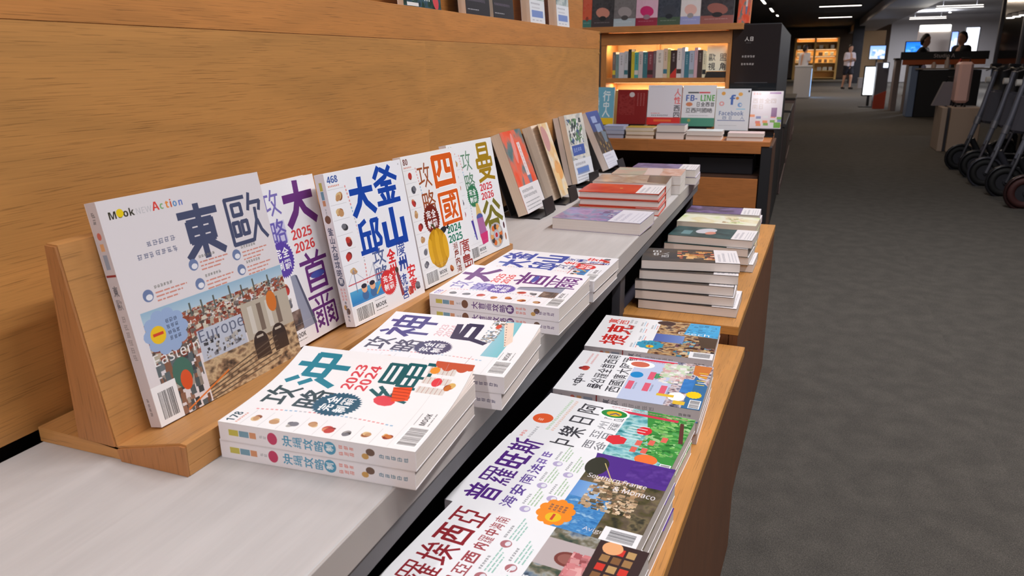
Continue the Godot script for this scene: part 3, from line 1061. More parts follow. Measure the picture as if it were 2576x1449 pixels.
func cover_south_france(sc: float) -> Image:
	var w := 200.0
	var h := 254.0
	var p := pic(w, h, sc, c8(238, 238, 240), 33)
	var v := c8(84, 42, 128)
	p.row("普羅旺斯", 16, 14, 42, 46, 6.8, v, 4)
	p.row("海安南法", 18, 68, 26, 19, 3.2, c8(96, 70, 150), 4)
	p.small(136, 68, 50, 18, c8(120, 96, 168))
	bullets(p, [Vector2(24, 100), Vector2(84, 98), Vector2(146, 96), Vector2(60, 122), Vector2(124, 120)], c8(130, 130, 136), c8(170, 196, 164), c8(180, 168, 204))
	p.cells(0, 142, w, 112, [c8(46, 46, 40), c8(84, 78, 50), c8(96, 84, 70), c8(120, 108, 80), c8(58, 56, 46)], 0.03, 14)
	p.poly([Vector2(150, 150), Vector2(w, 140), Vector2(w, 254), Vector2(140, 254), Vector2(134, 170)], c8(84, 50, 140))
	p.cells(150, 196, 50, 58, [c8(90, 54, 146), c8(78, 46, 132), c8(102, 68, 156)], 0.04, 2)
	p.ell(164, 152, 26, 16, c8(56, 56, 46))
	p.cells(0, 142, 86, 56, [c8(44, 108, 170), c8(86, 150, 204), c8(60, 124, 186), c8(150, 190, 220)], 0.04, 5, 0.6)
	p.grad(80, 142, 40, 36, c8(100, 150, 212), c8(150, 186, 226))
	p.scatter(60, 160, 80, 70, [c8(206, 176, 140), c8(180, 148, 112), c8(222, 200, 170), c8(140, 112, 84), c8(96, 84, 64)], 260, 3, 9, 0.7, 0.2)
	p.line([Vector2(128, 186), Vector2(176, 160)], 1.6, c8(206, 186, 120))
	p.text("Southern France", 132, 148, 15, c8(236, 232, 240), false, 0.74, true)
	p.text("& Monaco", 112, 190, 16, c8(232, 228, 236), false, 0.78, true)
	p.text("Avignon", 14, 184, 11, c8(216, 212, 216), false, 1.0, true)
	badge(p, 34, 142, 30, 24, c8(240, 140, 40))
	guide_label(p, w, h)
	return p.im

func cover_croatia(sc: float) -> Image:
	var w := 200.0
	var h := 254.0
	var p := pic(w, h, sc, c8(238, 238, 240), 34)
	var c := c8(142, 40, 48)
	p.row("克羅埃西亞", 6, 12, 34, 46, 6.2, c, 4)
	p.row("斯州日亞西", 10, 66, 20, 18, 3.0, c8(160, 70, 76), 2)
	p.row("內羅中海南", 124, 66, 12, 18, 2.4, c8(160, 70, 76), 2)
	bullets(p, [Vector2(24, 98), Vector2(84, 96), Vector2(146, 96), Vector2(44, 122), Vector2(110, 120)], c8(126, 126, 130), c8(156, 196, 184), c8(176, 110, 116))
	p.cells(0, 140, w, 114, [c8(60, 74, 92), c8(110, 128, 146), c8(160, 160, 152), c8(116, 110, 92), c8(70, 84, 70), c8(46, 56, 60)], 0.03, 17)
	p.rect(130, 140, 50, 60, c8(186, 174, 174))
	p.ell(150, 174, 13, 15, c8(122, 66, 60))
	p.ell(150, 174, 9, 11, c8(150, 96, 88))
	p.scatter(120, 176, 46, 34, [c8(206, 128, 130), c8(222, 160, 158), c8(180, 96, 100)], 70, 6, 14)
	p.poly([Vector2(90, 200), Vector2(w, 196), Vector2(w, 254), Vector2(96, 254)], c8(62, 46, 46))
	for k in 20:
		p.rect(100 + (k % 6) * 16, 206 + int(k / 6) * 13, 12, 10, [c8(158, 120, 78), c8(186, 150, 100), c8(130, 92, 60), c8(206, 60, 50)][k % 4])
	p.ell(190, 214, 12, 12, c8(232, 170, 120))
	p.poly([Vector2(0, 190), Vector2(70, 210), Vector2(64, 254), Vector2(0, 254)], c8(40, 140, 66))
	p.cells(0, 206, 60, 48, [c8(34, 130, 60), c8(70, 180, 90), c8(50, 156, 76)], 0.05, 3)
	p.scatter(20, 146, 80, 40, [c8(196, 170, 140), c8(160, 140, 120), c8(120, 130, 140), c8(90, 100, 104)], 140, 3, 9)
	p.grad(0, 140, 30, 40, c8(70, 84, 170), c8(90, 110, 190))
	p.text("Montenegro", 96, 110, 20, c8(236, 236, 238), false, 1.0, true)
	p.text("Slovenia", 30, 116, 20, c8(230, 230, 236), false, 1.0, true)
	guide_label(p, w, h)
	return p.im

func cover_rail_west(sc: float) -> Image:
	var w := 195.0
	var h := 258.0
	var p := pic(w, h, sc, c8(240, 240, 242), 35)
	var k0 := c8(60, 60, 66)
	p.row("曼谷羅全首西南", 24, 54, 22, 26, 2.4, k0, 2)
	p.row("西國廣大阿羅", 20, 88, 25, 26, 2.4, k0, 3)
	p.row("新中", 14, 22, 22, 24, 2.4, k0, 2)
	p.small(24, 28, 60, 9, k0)
	p.shot(92, 14, 30, 26, RED)
	p.small(130, 22, 56, 5, c8(220, 130, 124))
	p.small(130, 32, 56, 5, c8(220, 130, 124))
	p.rect(0, 116, w, 142, c8(196, 206, 232))
	p.rect(182, 96, 8, 100, c8(222, 48, 74))
	p.small(176, 96, 5, 130, c8(214, 120, 130), true)
	for q in [Vector2(160, 120), Vector2(160, 128)]:
		p.ell(q.x, q.y, 17, 24, Color.WHITE)
	p.ell(160, 124, 13, 18, c8(214, 110, 84))
	p.ell(110, 128, 14, 12, c8(36, 140, 206))
	p.ell(116, 166, 12, 11, c8(60, 160, 84))
	for q in [Vector2(44, 120), Vector2(44, 150), Vector2(42, 180), Vector2(96, 150)]:
		p.rect(q.x, q.y, 36, 11, c8(226, 98, 122))
		p.small(q.x + 2, q.y + 13, 34, 4, c8(120, 130, 156))
	p.poly([Vector2(60, 200), Vector2(w, 190), Vector2(w, 258), Vector2(0, 258), Vector2(0, 222)], c8(122, 126, 150))
	p.cells(0, 196, w, 62, [c8(66, 60, 76), c8(130, 128, 150), c8(222, 214, 216), c8(180, 150, 150), c8(90, 84, 100)], 0.05, 21)
	p.poly([Vector2(120, 172), Vector2(182, 168), Vector2(182, 216), Vector2(110, 210)], c8(206, 222, 192))
	p.scatter(90, 168, 96, 56, [c8(232, 214, 214), c8(196, 214, 176), c8(214, 170, 166), c8(240, 236, 232)], 80, 4, 12)
	p.poly([Vector2(146, 226), Vector2(190, 224), Vector2(190, 256), Vector2(130, 252)], c8(206, 122, 60))
	p.poly([Vector2(0, 226), Vector2(140, 232), Vector2(100, 258), Vector2(0, 258)], c8(60, 112, 160))
	p.cells(60, 214, 60, 20, [c8(56, 120, 190), c8(70, 136, 206)], 0.05, 2)
	for k in 7:
		p.rect(100 + k * 9, 236 + (k % 2) * 3, 3.4, 16, [c8(226, 196, 70), c8(206, 214, 220)][k % 2])
	p.ell(40, 212, 18, 15, Color.WHITE)
	p.rect(34, 178, 10, 30, c8(230, 190, 60))
	p.rect(10, 210, 14, 20, c8(230, 190, 60))
	p.burst(56, 240, 15, 14, c8(244, 206, 30), 14)
	p.barcode(4, 238, 30, 16)
	return p.im

func cover_alpine(sc: float) -> Image:
	var w := 198.0
	var h := 256.0
	var p := pic(w, h, sc, c8(240, 240, 242), 36)
	var k0 := c8(66, 66, 72)
	p.row("中樂日阿", 20, 66, 34, 40, 3.4, k0, 9)
	p.row("西亞州南", 40, 116, 28, 15, 2.0, c8(120, 120, 126), 6)
	p.row("谷日羅國", 40, 134, 28, 15, 2.0, c8(120, 120, 126), 6)
	p.ell(104, 26, 17, 17, c8(230, 96, 52))
	p.small(94, 20, 22, 11, c8(246, 200, 180))
	p.small(12, 14, 50, 7, c8(226, 130, 126))
	p.small(30, 28, 50, 6, c8(150, 150, 156))
	for k in 2:
		p.small(70, 44 + k * 9, 120, 6, [c8(160, 206, 150), c8(232, 180, 150)][k])
	p.grad(0, 152, w, 104, c8(150, 206, 214), c8(96, 176, 176))
	p.cells(0, 152, w, 104, [c8(52, 130, 136), c8(126, 190, 198), c8(176, 216, 216), c8(86, 160, 158), c8(206, 228, 226)], 0.022, 31, 0.7)
	p.poly([Vector2(60, 214), Vector2(w, 176), Vector2(w, 256), Vector2(30, 256)], c8(64, 146, 66))
	p.scatter(60, 196, w - 60, 60, [c8(50, 132, 58), c8(96, 176, 84), c8(128, 196, 100), c8(70, 156, 72), c8(150, 200, 130)], 260, 4, 14, 0.5, 0.6)
	p.poly([Vector2(110, 248), Vector2(176, 236), Vector2(176, 242), Vector2(110, 255)], c8(96, 56, 50))
	p.rect(176, 120, 8, 112, c8(214, 60, 84))
	p.small(188, 116, 5, 130, c8(206, 130, 140), true)
	for e in [[18.0, 26.0, Color.WHITE], [14.0, 22.0, c8(44, 140, 64)], [9.0, 13.0, c8(226, 182, 40)]]:
		p.ell(166, 128, e[0], e[1], e[2])
	p.line([Vector2(160, 122), Vector2(168, 130), Vector2(164, 138)], 2.4, c8(60, 60, 140))
	p.ell(84, 158, 16, 17, c8(222, 50, 60), 6)
	p.ell(128, 190, 14, 12, c8(222, 50, 60))
	for q in [Vector2(60, 202), Vector2(80, 188), Vector2(88, 206), Vector2(58, 186), Vector2(104, 222)]:
		p.rect(q.x, q.y, 16, 9, c8(226, 106, 92))
	p.ell(44, 216, 15, 17, c8(240, 120, 60))
	for k in 6:
		p.rect(96 + k * 9, 160 + k, 2, 30, c8(226, 240, 240))
	p.barcode(6, 240, 34, 13)
	return p.im

# ------------------------------------------------------------------ small covers
func cover_novel(kind: String, sc := 1.8) -> Image:
	var w := 155.0
	var h := 230.0
	var p := pic(w, h, sc, c8(230, 226, 220), kind.hash() % 10000)
	match kind:
		"orange":
			p.cells(0, 0, w, h, [c8(240, 84, 50), c8(238, 92, 60), c8(236, 110, 84), c8(214, 120, 100), c8(110, 130, 132), c8(86, 116, 116)], 0.0090, 8, 0.8)
			p.ell(66, 50, 12, 44, c8(240, 150, 140), 18, 0.2)
			p.poly([Vector2(60, 120), Vector2(90, 140), Vector2(80, 180), Vector2(50, 170)], c8(240, 120, 96))
			p.poly([Vector2(90, 130), Vector2(120, 130), Vector2(112, 178), Vector2(98, 178)], c8(120, 130, 160))
			p.rect(92, 36, 22, 96, c8(236, 222, 222))
			p.small(98, 40, 10, 88, c8(200, 150, 150), true)
		"cream":
			p.cells(0, 0, w, h, [c8(240, 214, 168), c8(238, 226, 204), c8(232, 190, 130), c8(244, 232, 206)], 0.0070, 3)
			p.ell(84, 48, 40, 40, c8(204, 150, 146), 24)
			p.ell(120, 150, 34, 30, c8(236, 172, 100), 20)
			p.poly([Vector2(60, 150), Vector2(110, 160), Vector2(104, 214), Vector2(54, 206)], c8(246, 206, 140))
			for q in [Vector2(54, 84), Vector2(70, 104), Vector2(120, 118)]:
				p.line([q, q + Vector2(8, 14)], 2, c8(90, 86, 90))
		"grey_castle":
			p.cells(0, 0, w, h, [c8(214, 212, 204), c8(196, 194, 190), c8(226, 222, 210), c8(170, 172, 170)], 0.0100, 4)
			p.poly([Vector2(30, 40), Vector2(110, 20), Vector2(70, 110)], c8(236, 236, 234))
			p.scatter(10, 16, 120, 84, [c8(96, 120, 160), c8(120, 122, 120), c8(226, 226, 224), c8(70, 80, 84), c8(100, 140, 100)], 110, 6, 18, 0.8, 1.0)
			p.rect(14, 104, 104, 34, c8(78, 100, 170))
			p.small(24, 112, 84, 16, c8(150, 166, 214))
			p.scatter(20, 146, 100, 60, [c8(80, 84, 88), c8(206, 206, 204), c8(150, 160, 172)], 60, 8, 22)
		"night_town":
			p.grad(0, 0, w, h, c8(72, 92, 160), c8(66, 54, 50))
			p.cells(0, 80, w, 150, [c8(52, 44, 40), c8(96, 82, 72), c8(70, 60, 56), c8(116, 100, 88)], 0.0150, 6)
			p.rect(36, 20, 60, 26, c8(150, 166, 206))
			p.rect(50, 52, 72, 32, c8(138, 156, 190))
			p.poly([Vector2(90, 80), Vector2(150, 90), Vector2(130, 130), Vector2(96, 130)], c8(112, 126, 140))
			for k in 8:
				p.rect(30 + k * 13, 120 + (k * 37) % 60, 4, 14, c8(236, 190, 90))
			p.ell(110, 190, 34, 24, c8(206, 132, 84))
			p.ell(112, 196, 18, 14, c8(246, 196, 90))
		"purple":
			p.cells(0, 0, w, h, [c8(150, 130, 176), c8(176, 150, 196), c8(126, 150, 190), c8(160, 132, 170), c8(120, 110, 160), c8(196, 180, 206)], 0.0100, 7)
			p.scatter(60, 100, 80, 60, [c8(206, 206, 220), c8(140, 160, 200), c8(120, 100, 150)], 30, 6, 20)
		"red":
			p.cells(0, 0, w, h, [c8(206, 66, 38), c8(216, 80, 48), c8(198, 56, 32)], 0.0060, 2)
			p.ell(80, 110, 6, 5, c8(226, 170, 90))
		"beige":
			p.cells(0, 0, w, h, [c8(206, 194, 178), c8(190, 176, 160), c8(176, 150, 130), c8(214, 204, 188)], 0.0080, 5)
			p.poly([Vector2(20, 168), Vector2(w, 158), Vector2(w, 230), Vector2(0, 230)], c8(112, 100, 90))
		"sage":
			p.cells(0, 0, w, h, [c8(176, 178, 156), c8(190, 184, 166), c8(206, 176, 160), c8(186, 190, 170)], 0.0070, 6)
			p.poly([Vector2(0, 110), Vector2(w, 100), Vector2(w, 150), Vector2(0, 170)], c8(220, 200, 194))
			p.cells(0, 160, w, 70, [c8(206, 160, 138), c8(222, 190, 176), c8(196, 146, 124)], 0.0150, 4)
		"violet":
			p.cells(0, 0, w, h, [c8(110, 96, 140), c8(150, 138, 176), c8(96, 84, 124), c8(130, 110, 150)], 0.0100, 9)
		"dark_town":
			p.cells(0, 0, w, h, [c8(52, 52, 56), c8(66, 64, 64), c8(84, 72, 62), c8(60, 56, 56)], 0.0060, 3)
			p.row("中日", 60, 24, 34, 20, 3, c8(206, 206, 206), 2)
			p.row("西人", 40, 46, 30, 18, 2.6, c8(190, 190, 190), 2)
			p.scatter(30, 84, 100, 90, [c8(206, 140, 70), c8(226, 176, 110), c8(196, 92, 60), c8(110, 86, 66), c8(232, 190, 160)], 50, 6, 20, 1.0, 0.1)
		"green":
			p.cells(0, 0, w, h, [c8(44, 72, 74), c8(60, 92, 92), c8(36, 60, 62), c8(74, 104, 104)], 0.0080, 5)
			p.rect(30, 30, 60, 26, c8(110, 146, 150))
			p.ell(100, 92, 44, 26, c8(206, 206, 214), 20, 0.3)
			p.ell(70, 108, 24, 14, c8(214, 140, 120), 20, 0.2)
		"yellow":
			p.cells(0, 0, w, h, [c8(206, 220, 150), c8(232, 232, 206), c8(236, 234, 216), c8(226, 214, 170), c8(236, 232, 214)], 0.0070, 8)
			p.scatter(20, 130, 110, 60, [c8(170, 140, 100), c8(214, 190, 150), c8(190, 206, 130)], 26, 5, 16)
		"plum":
			p.cells(0, 0, w, h, [c8(92, 70, 116), c8(126, 106, 150), c8(80, 62, 92), c8(110, 90, 112)], 0.0100, 12)
	return p.im

func belly_image(c: Color, ink: Color, seed_: int, blue := false) -> Image:
	var p := pic(155, 62, 1.8, c, seed_)
	p.small(14, 8, 90, 8, ink)
	p.small(14, 20, 110, 8, ink)
	if blue:
		p.rect(20, 22, 100, 18, c8(112, 140, 200))
	for k in 3:
		p.words(14, 36 + k * 8, 110, 4, ink.lightened(0.3))
	return p.im

# ------------------------------------------------------------------ lamps and room
func tube_lamp(at: Vector3, length: float, along_x: bool, energy: float, label: String, group := "", col := Color(1.0, 0.90, 0.80), uplight := 0.0) -> void:
	var o := thing("tube_lamp", label, "lamp", at, group)
	var s := Vector3(length, 0.05, 0.09) if along_x else Vector3(0.09, 0.05, length)
	box_part("housing", Vector3(0, 0.045, 0), s, W_black(), o, 0.004)
	var d := Vector3(length - 0.02, 0.018, 0.07) if along_x else Vector3(0.07, 0.018, length - 0.02)
	box_part("diffuser", Vector3(0, 0.011, 0), d, glow(Color(1.0, 0.96, 0.92), 5.0), o, 0.004)
	for e in [-0.35, 0.35]:
		var st := begin()
		var q := Vector3(e * length, 0.07, 0) if along_x else Vector3(0, 0.07, e * length)
		tube(st, [q, q + Vector3(0, (3.02 if at.x < 5.0 else 3.2) - at.y - 0.07, 0)], 0.004, 6)
		mesh_in("hanger", st, W_black(), o)
	var l := AreaLight3D.new()
	l.name = "light"
	l.area_size = Vector2(length - 0.02, 0.07) if along_x else Vector2(0.07, length - 0.02)
	l.rotation.x = -PI / 2
	l.position.y = -0.004
	l.light_color = col
	l.light_energy = energy
	l.area_range = 60.0
	l.area_attenuation = 2.0
	l.shadow_enabled = true
	o.add_child(l, true)
	if uplight > 0.0:
		box_part("upper_diffuser", Vector3(0, 0.078, 0), Vector3(length - 0.04, 0.012, 0.07), glow(Color(1.0, 0.96, 0.92), 5.0), o, 0.002)
		area_light(o, Vector3(0, 0.09, 0), Vector2(length - 0.04, 0.07), Vector3(PI / 2, 0, 0), col, uplight)

func W_black() -> StandardMaterial3D:
	return mat(c8(24, 24, 28), 0.5)

func spot_lamp(at: Vector3, label: String, group: String) -> void:
	var o := thing("downlight", label, "lamp", at, group)
	var st := begin()
	tube(st, [Vector3(0, 0.0, 0), Vector3(0, 0.05, 0)], 0.075, 16)
	mesh_in("housing", st, mat(c8(190, 190, 195), 0.4), o)
	st = begin()
	tube(st, [Vector3(0, -0.012, 0), Vector3(0, 0.0, 0)], 0.06, 16)
	mesh_in("lens", st, glow(Color(1, 0.98, 0.95), 6.0), o)

func make_lamps() -> void:
	var k := 0
	var warm := Color(1.0, 0.985, 0.99)
	for z in [0.9, -1.1, -3.1, -5.1]:
		tube_lamp(Vector3(1.55, 2.85, z), 1.4, false, [4.0, 6.4, 6.2, 5.6][k], "tube lamp over the aisle edge, %s" % ["level with the nearest guides", "level with the far half of the white table", "level with the gap before the far table", "level with the black sign"][k], "", warm)
		k += 1
	k = 0
	for z in [2.2, -2.2, -5.2]:
		tube_lamp(Vector3([0.2, -1.9, -1.9][k], 2.85, z), 1.4, false, [7.2, 3.8, 3.8][k], ["tube lamp behind the viewer over the near end of the white table", "tube lamp behind the wooden partition, nearer one", "tube lamp behind the wooden partition, above the bookcase row"][k], "", warm)
		k += 1
	k = 0
	for q in [[-28.1, 0.9, 2.2], [-35.4, 0.95, 2.25]]:
		tube_lamp(Vector3((q[1] + q[2]) * 0.5, 2.82, q[0]), q[2] - q[1], true, 9.0, ["nearer of the two white tube lamps across the dark corridor ceiling", "farther of the two white tube lamps across the dark corridor ceiling"][k])
		k += 1
	k = 0
	for q in [[-23.2, -25.6], [-28.0, -29.9], [-32.2, -33.0]]:
		tube_lamp(Vector3(-0.68 + 0.05 * k, 2.82, (q[0] + q[1]) * 0.5), q[0] - q[1], false, 6.0, ["longest lamp of the slanting white row above the black sign", "middle lamp of the slanting white row above the black sign", "short last lamp of the slanting white row above the black sign"][k])
		k += 1
	k = -1
	for z in [-10.0, -14.5, -20.0]:
		k += 1
		tube_lamp(Vector3(1.55, 2.85, z), 1.3, true, [2.4, 4.0, 4.0][k], "tube lamp above the aisle, outside the picture's top edge", "aisle tube lamps above the picture")

func make_room() -> void:
	var st := begin()
	bx(st, Vector3(2.5, -0.05, -25.0), Vector3(19.0, 0.1, 60.0), 0.0, 2)
	struct_mesh("floor", st, W.carpet)
	st = begin()
	bx(st, Vector3(0.175, 3.07, -25.0), Vector3(6.35, 0.1, 60.0))
	struct_mesh("ceiling", st, mat(c8(24, 25, 38), 0.8))
	st = begin()
	bx(st, Vector3(7.9, 3.25, -25.0), Vector3(8.2, 0.1, 60.0))
	struct_mesh("ceiling_001", st, mat(c8(196, 194, 198), 0.7))
	st = begin()
	bx(st, Vector3(3.5, 2.95, -29.0), Vector3(1.25, 0.5, 50.0), 0.01)
	struct_mesh("trim_1", st, mat(c8(150, 146, 148), 0.6))
	var wm := mat(c8(120, 100, 84), 0.7)
	st = begin()
	bx(st, Vector3(8.2, 1.6, -44.0), Vector3(7.4, 3.2, 0.1))
	struct_mesh("wall_shop", st, mat(c8(216, 212, 214), 0.7))
	for q in [["wall_left", Vector3(-3.55, 1.6, -25), Vector3(0.1, 3.3, 60)], ["wall_right", Vector3(12.05, 1.6, -25), Vector3(0.1, 3.3, 60)], ["wall_near", Vector3(2.5, 1.6, 5.05), Vector3(19, 3.3, 0.1)], ["wall_far", Vector3(2.5, 1.6, FAR_Z - 0.05), Vector3(19, 3.3, 0.1)]]:
		st = begin()
		bx(st, q[1], q[2])
		struct_mesh(q[0], st, wm)

# ------------------------------------------------------------------ furniture in front
func make_table() -> void:
	var o := thing("display_table", "long white-topped display table along the wooden partition", "table", Vector3(0.22, 0, -1.1))
	var z0 := 0.75
	var z1 := -2.845
	var c := (z0 + z1) * 0.5 + 1.1
	var l := z0 - z1
	box_part("tabletop", Vector3(0.0, T - 0.0195, c), Vector3(0.424, 0.039, l), W.white_board, o, 0.0012)
	box_part("edge_strip", Vector3(0.2134, T - 0.0195, c), Vector3(0.0028, 0.038, l - 0.002), mat(c8(182, 175, 171), 0.55), o, 0.0008)
	box_part("apron", Vector3(-0.004, T - 0.0525, c), Vector3(0.43, 0.027, l - 0.01), W.edge_grey, o, 0.001)
	box_part("front_panel", Vector3(0.08, 0.34, c), Vector3(0.02, 0.678, l - 0.06), W.black_panel, o, 0.001)
	box_part("back_panel", Vector3(-0.16, 0.34, c), Vector3(0.02, 0.678, l - 0.06), W.black_panel, o, 0.001)
	for z in [z0 - 0.05, -1.66, z1 + 0.03]:
		box_part("leg", Vector3(0.186 if z < -1.0 else 0.1, 0.3395, z + 1.1), Vector3(0.02, 0.679, 0.05), mat(c8(58, 58, 64), 0.5), o, 0.001)
	box_part("end_panel", Vector3(0.0, 0.34, z1 + 0.012 + 1.1), Vector3(0.36, 0.678, 0.02), W.black_panel, o, 0.001)

func make_partition() -> void:
	var o := thing("wooden_partition", "tall wooden partition with horizontal grain behind the white table", "partition", Vector3(-0.05, 0, -1.1))
	var z0 := 0.75
	var z1 := -2.985
	var c := (z0 + z1) * 0.5 + 1.1
	var l := z0 - z1
	var st := begin()
	bx(st, Vector3(0.0388, 0.979, c), Vector3(0.022, 0.444, l), 0.0004, 2, Transform3D.IDENTITY, Vector2(0.4, 0.3))
	mesh_in("panel", st, W.panel, o)
	st = begin()
	bx(st, Vector3(0.0295, 1.2342, c), Vector3(0.042, 0.0660, l), 0.0006, 2, Transform3D.IDENTITY, Vector2(1.7, 0.83))
	mesh_in("ledge", st, W.rail, o)
	st = begin()
	bx(st, Vector3(-0.032, 1.05, c), Vector3(0.022, 1.55, l), 0.001, 2, Transform3D.IDENTITY, Vector2(2.9, 0.1))
	mesh_in("back_board", st, W.rail, o)
	box_part("plinth", Vector3(0.0, 0.38, c), Vector3(0.04, 0.76, l - 0.02), W.black_panel, o)
	box_part("end_board", Vector3(0.004, 0.98, z1 + 0.006 + 1.1), Vector3(0.05, 0.44, 0.012), W.rail, o, 0.001, 1)
	for y in [1.262, 1.232, 1.185]:
		st = begin()
		disc(st, Vector3(0.052, y, z1 + 1.1 + 0.012), Vector3(1, 0, 0), 0.004, 0.004, 12)
		mesh_in("screw", st, mat(c8(214, 190, 130), 0.3, 0.8), o)

func make_wooden_stand() -> void:
	var o := thing("wooden_book_stand", "slanted oak book stand holding the upright travel guides", "book stand", Vector3(0.12, T, -0.967))
	var e := 0.4625
	var st := begin()
	prism(st, PackedVector2Array([Vector2(-0.114, 0.0005), Vector2(0.104, 0.0005), Vector2(0.104, 0.012), Vector2(-0.114, 0.018)]), -e, e)
	mesh_in("base", st, W.stand, o)
	st = begin()
	prism(st, PackedVector2Array([Vector2(-0.046, 0.017), Vector2(0.007, 0.012), Vector2(-0.025, 0.236), Vector2(-0.04, 0.237)]), -e, e)
	mesh_in("backboard", st, W.stand, o)
	st = begin()
	prism(st, PackedVector2Array([Vector2(0.007, 0.014), Vector2(0.104, 0.0125), Vector2(0.105, 0.036), Vector2(0.0955, 0.0365), Vector2(0.006, 0.0165)]), -e, e)
	mesh_in("ledge", st, W.stand, o)
	for q in [["end_board", PackedVector2Array([Vector2(-0.047, 0.0185), Vector2(0.005, 0.0165), Vector2(-0.0255, 0.2345), Vector2(-0.0395, 0.2355)])], ["end_board", PackedVector2Array([Vector2(0.012, 0.0005), Vector2(0.1035, 0.0005), Vector2(0.1045, 0.034), Vector2(0.096, 0.0345), Vector2(0.008, 0.014)])]]:
		for f in [[e + 0.0002, e + 0.003], [-e - 0.003, -e - 0.0002]]:
			st = begin()
			prism(st, q[1], f[0], f[1], 1)
			mesh_in(q[0], st, W.stand_end, o)

func step_shelf(label: String, x0: float, x1: float, z0: float, z1: float, top: float, yaw: float) -> void:
	var o := thing("step_shelf", label, "shelf unit", Vector3((x0 + x1) * 0.5, 0, (z0 + z1) * 0.5))
	o.rotation.y = yaw
	var w := x1 - x0
	var l := z0 - z1
	box_part("top_board", Vector3(0, top - 0.011, 0), Vector3(w, 0.022, l), W.step, o, 0.0012)
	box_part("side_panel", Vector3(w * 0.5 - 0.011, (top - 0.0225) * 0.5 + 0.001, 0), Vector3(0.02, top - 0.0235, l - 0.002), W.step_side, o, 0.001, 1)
	box_part("side_panel", Vector3(-w * 0.5 + 0.011, (top - 0.0225) * 0.5 + 0.001, 0), Vector3(0.02, top - 0.0235, l - 0.002), W.black_panel, o, 0.001, 1)
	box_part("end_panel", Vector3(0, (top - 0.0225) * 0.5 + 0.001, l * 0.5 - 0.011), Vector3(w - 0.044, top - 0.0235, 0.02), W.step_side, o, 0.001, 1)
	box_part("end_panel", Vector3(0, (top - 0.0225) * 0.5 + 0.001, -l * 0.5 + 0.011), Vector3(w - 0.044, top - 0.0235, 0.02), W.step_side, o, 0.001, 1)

func make_step_shelves() -> void:
	step_shelf("low wooden step shelf carrying the nearer row of travel guides", 0.404, 0.660, 0.55, -1.645, 0.529, deg_to_rad(-2.4))
	step_shelf("higher wooden step shelf carrying the stacks of novels", 0.425, 0.704, -1.668, -2.85, 0.566, deg_to_rad(-1.6))

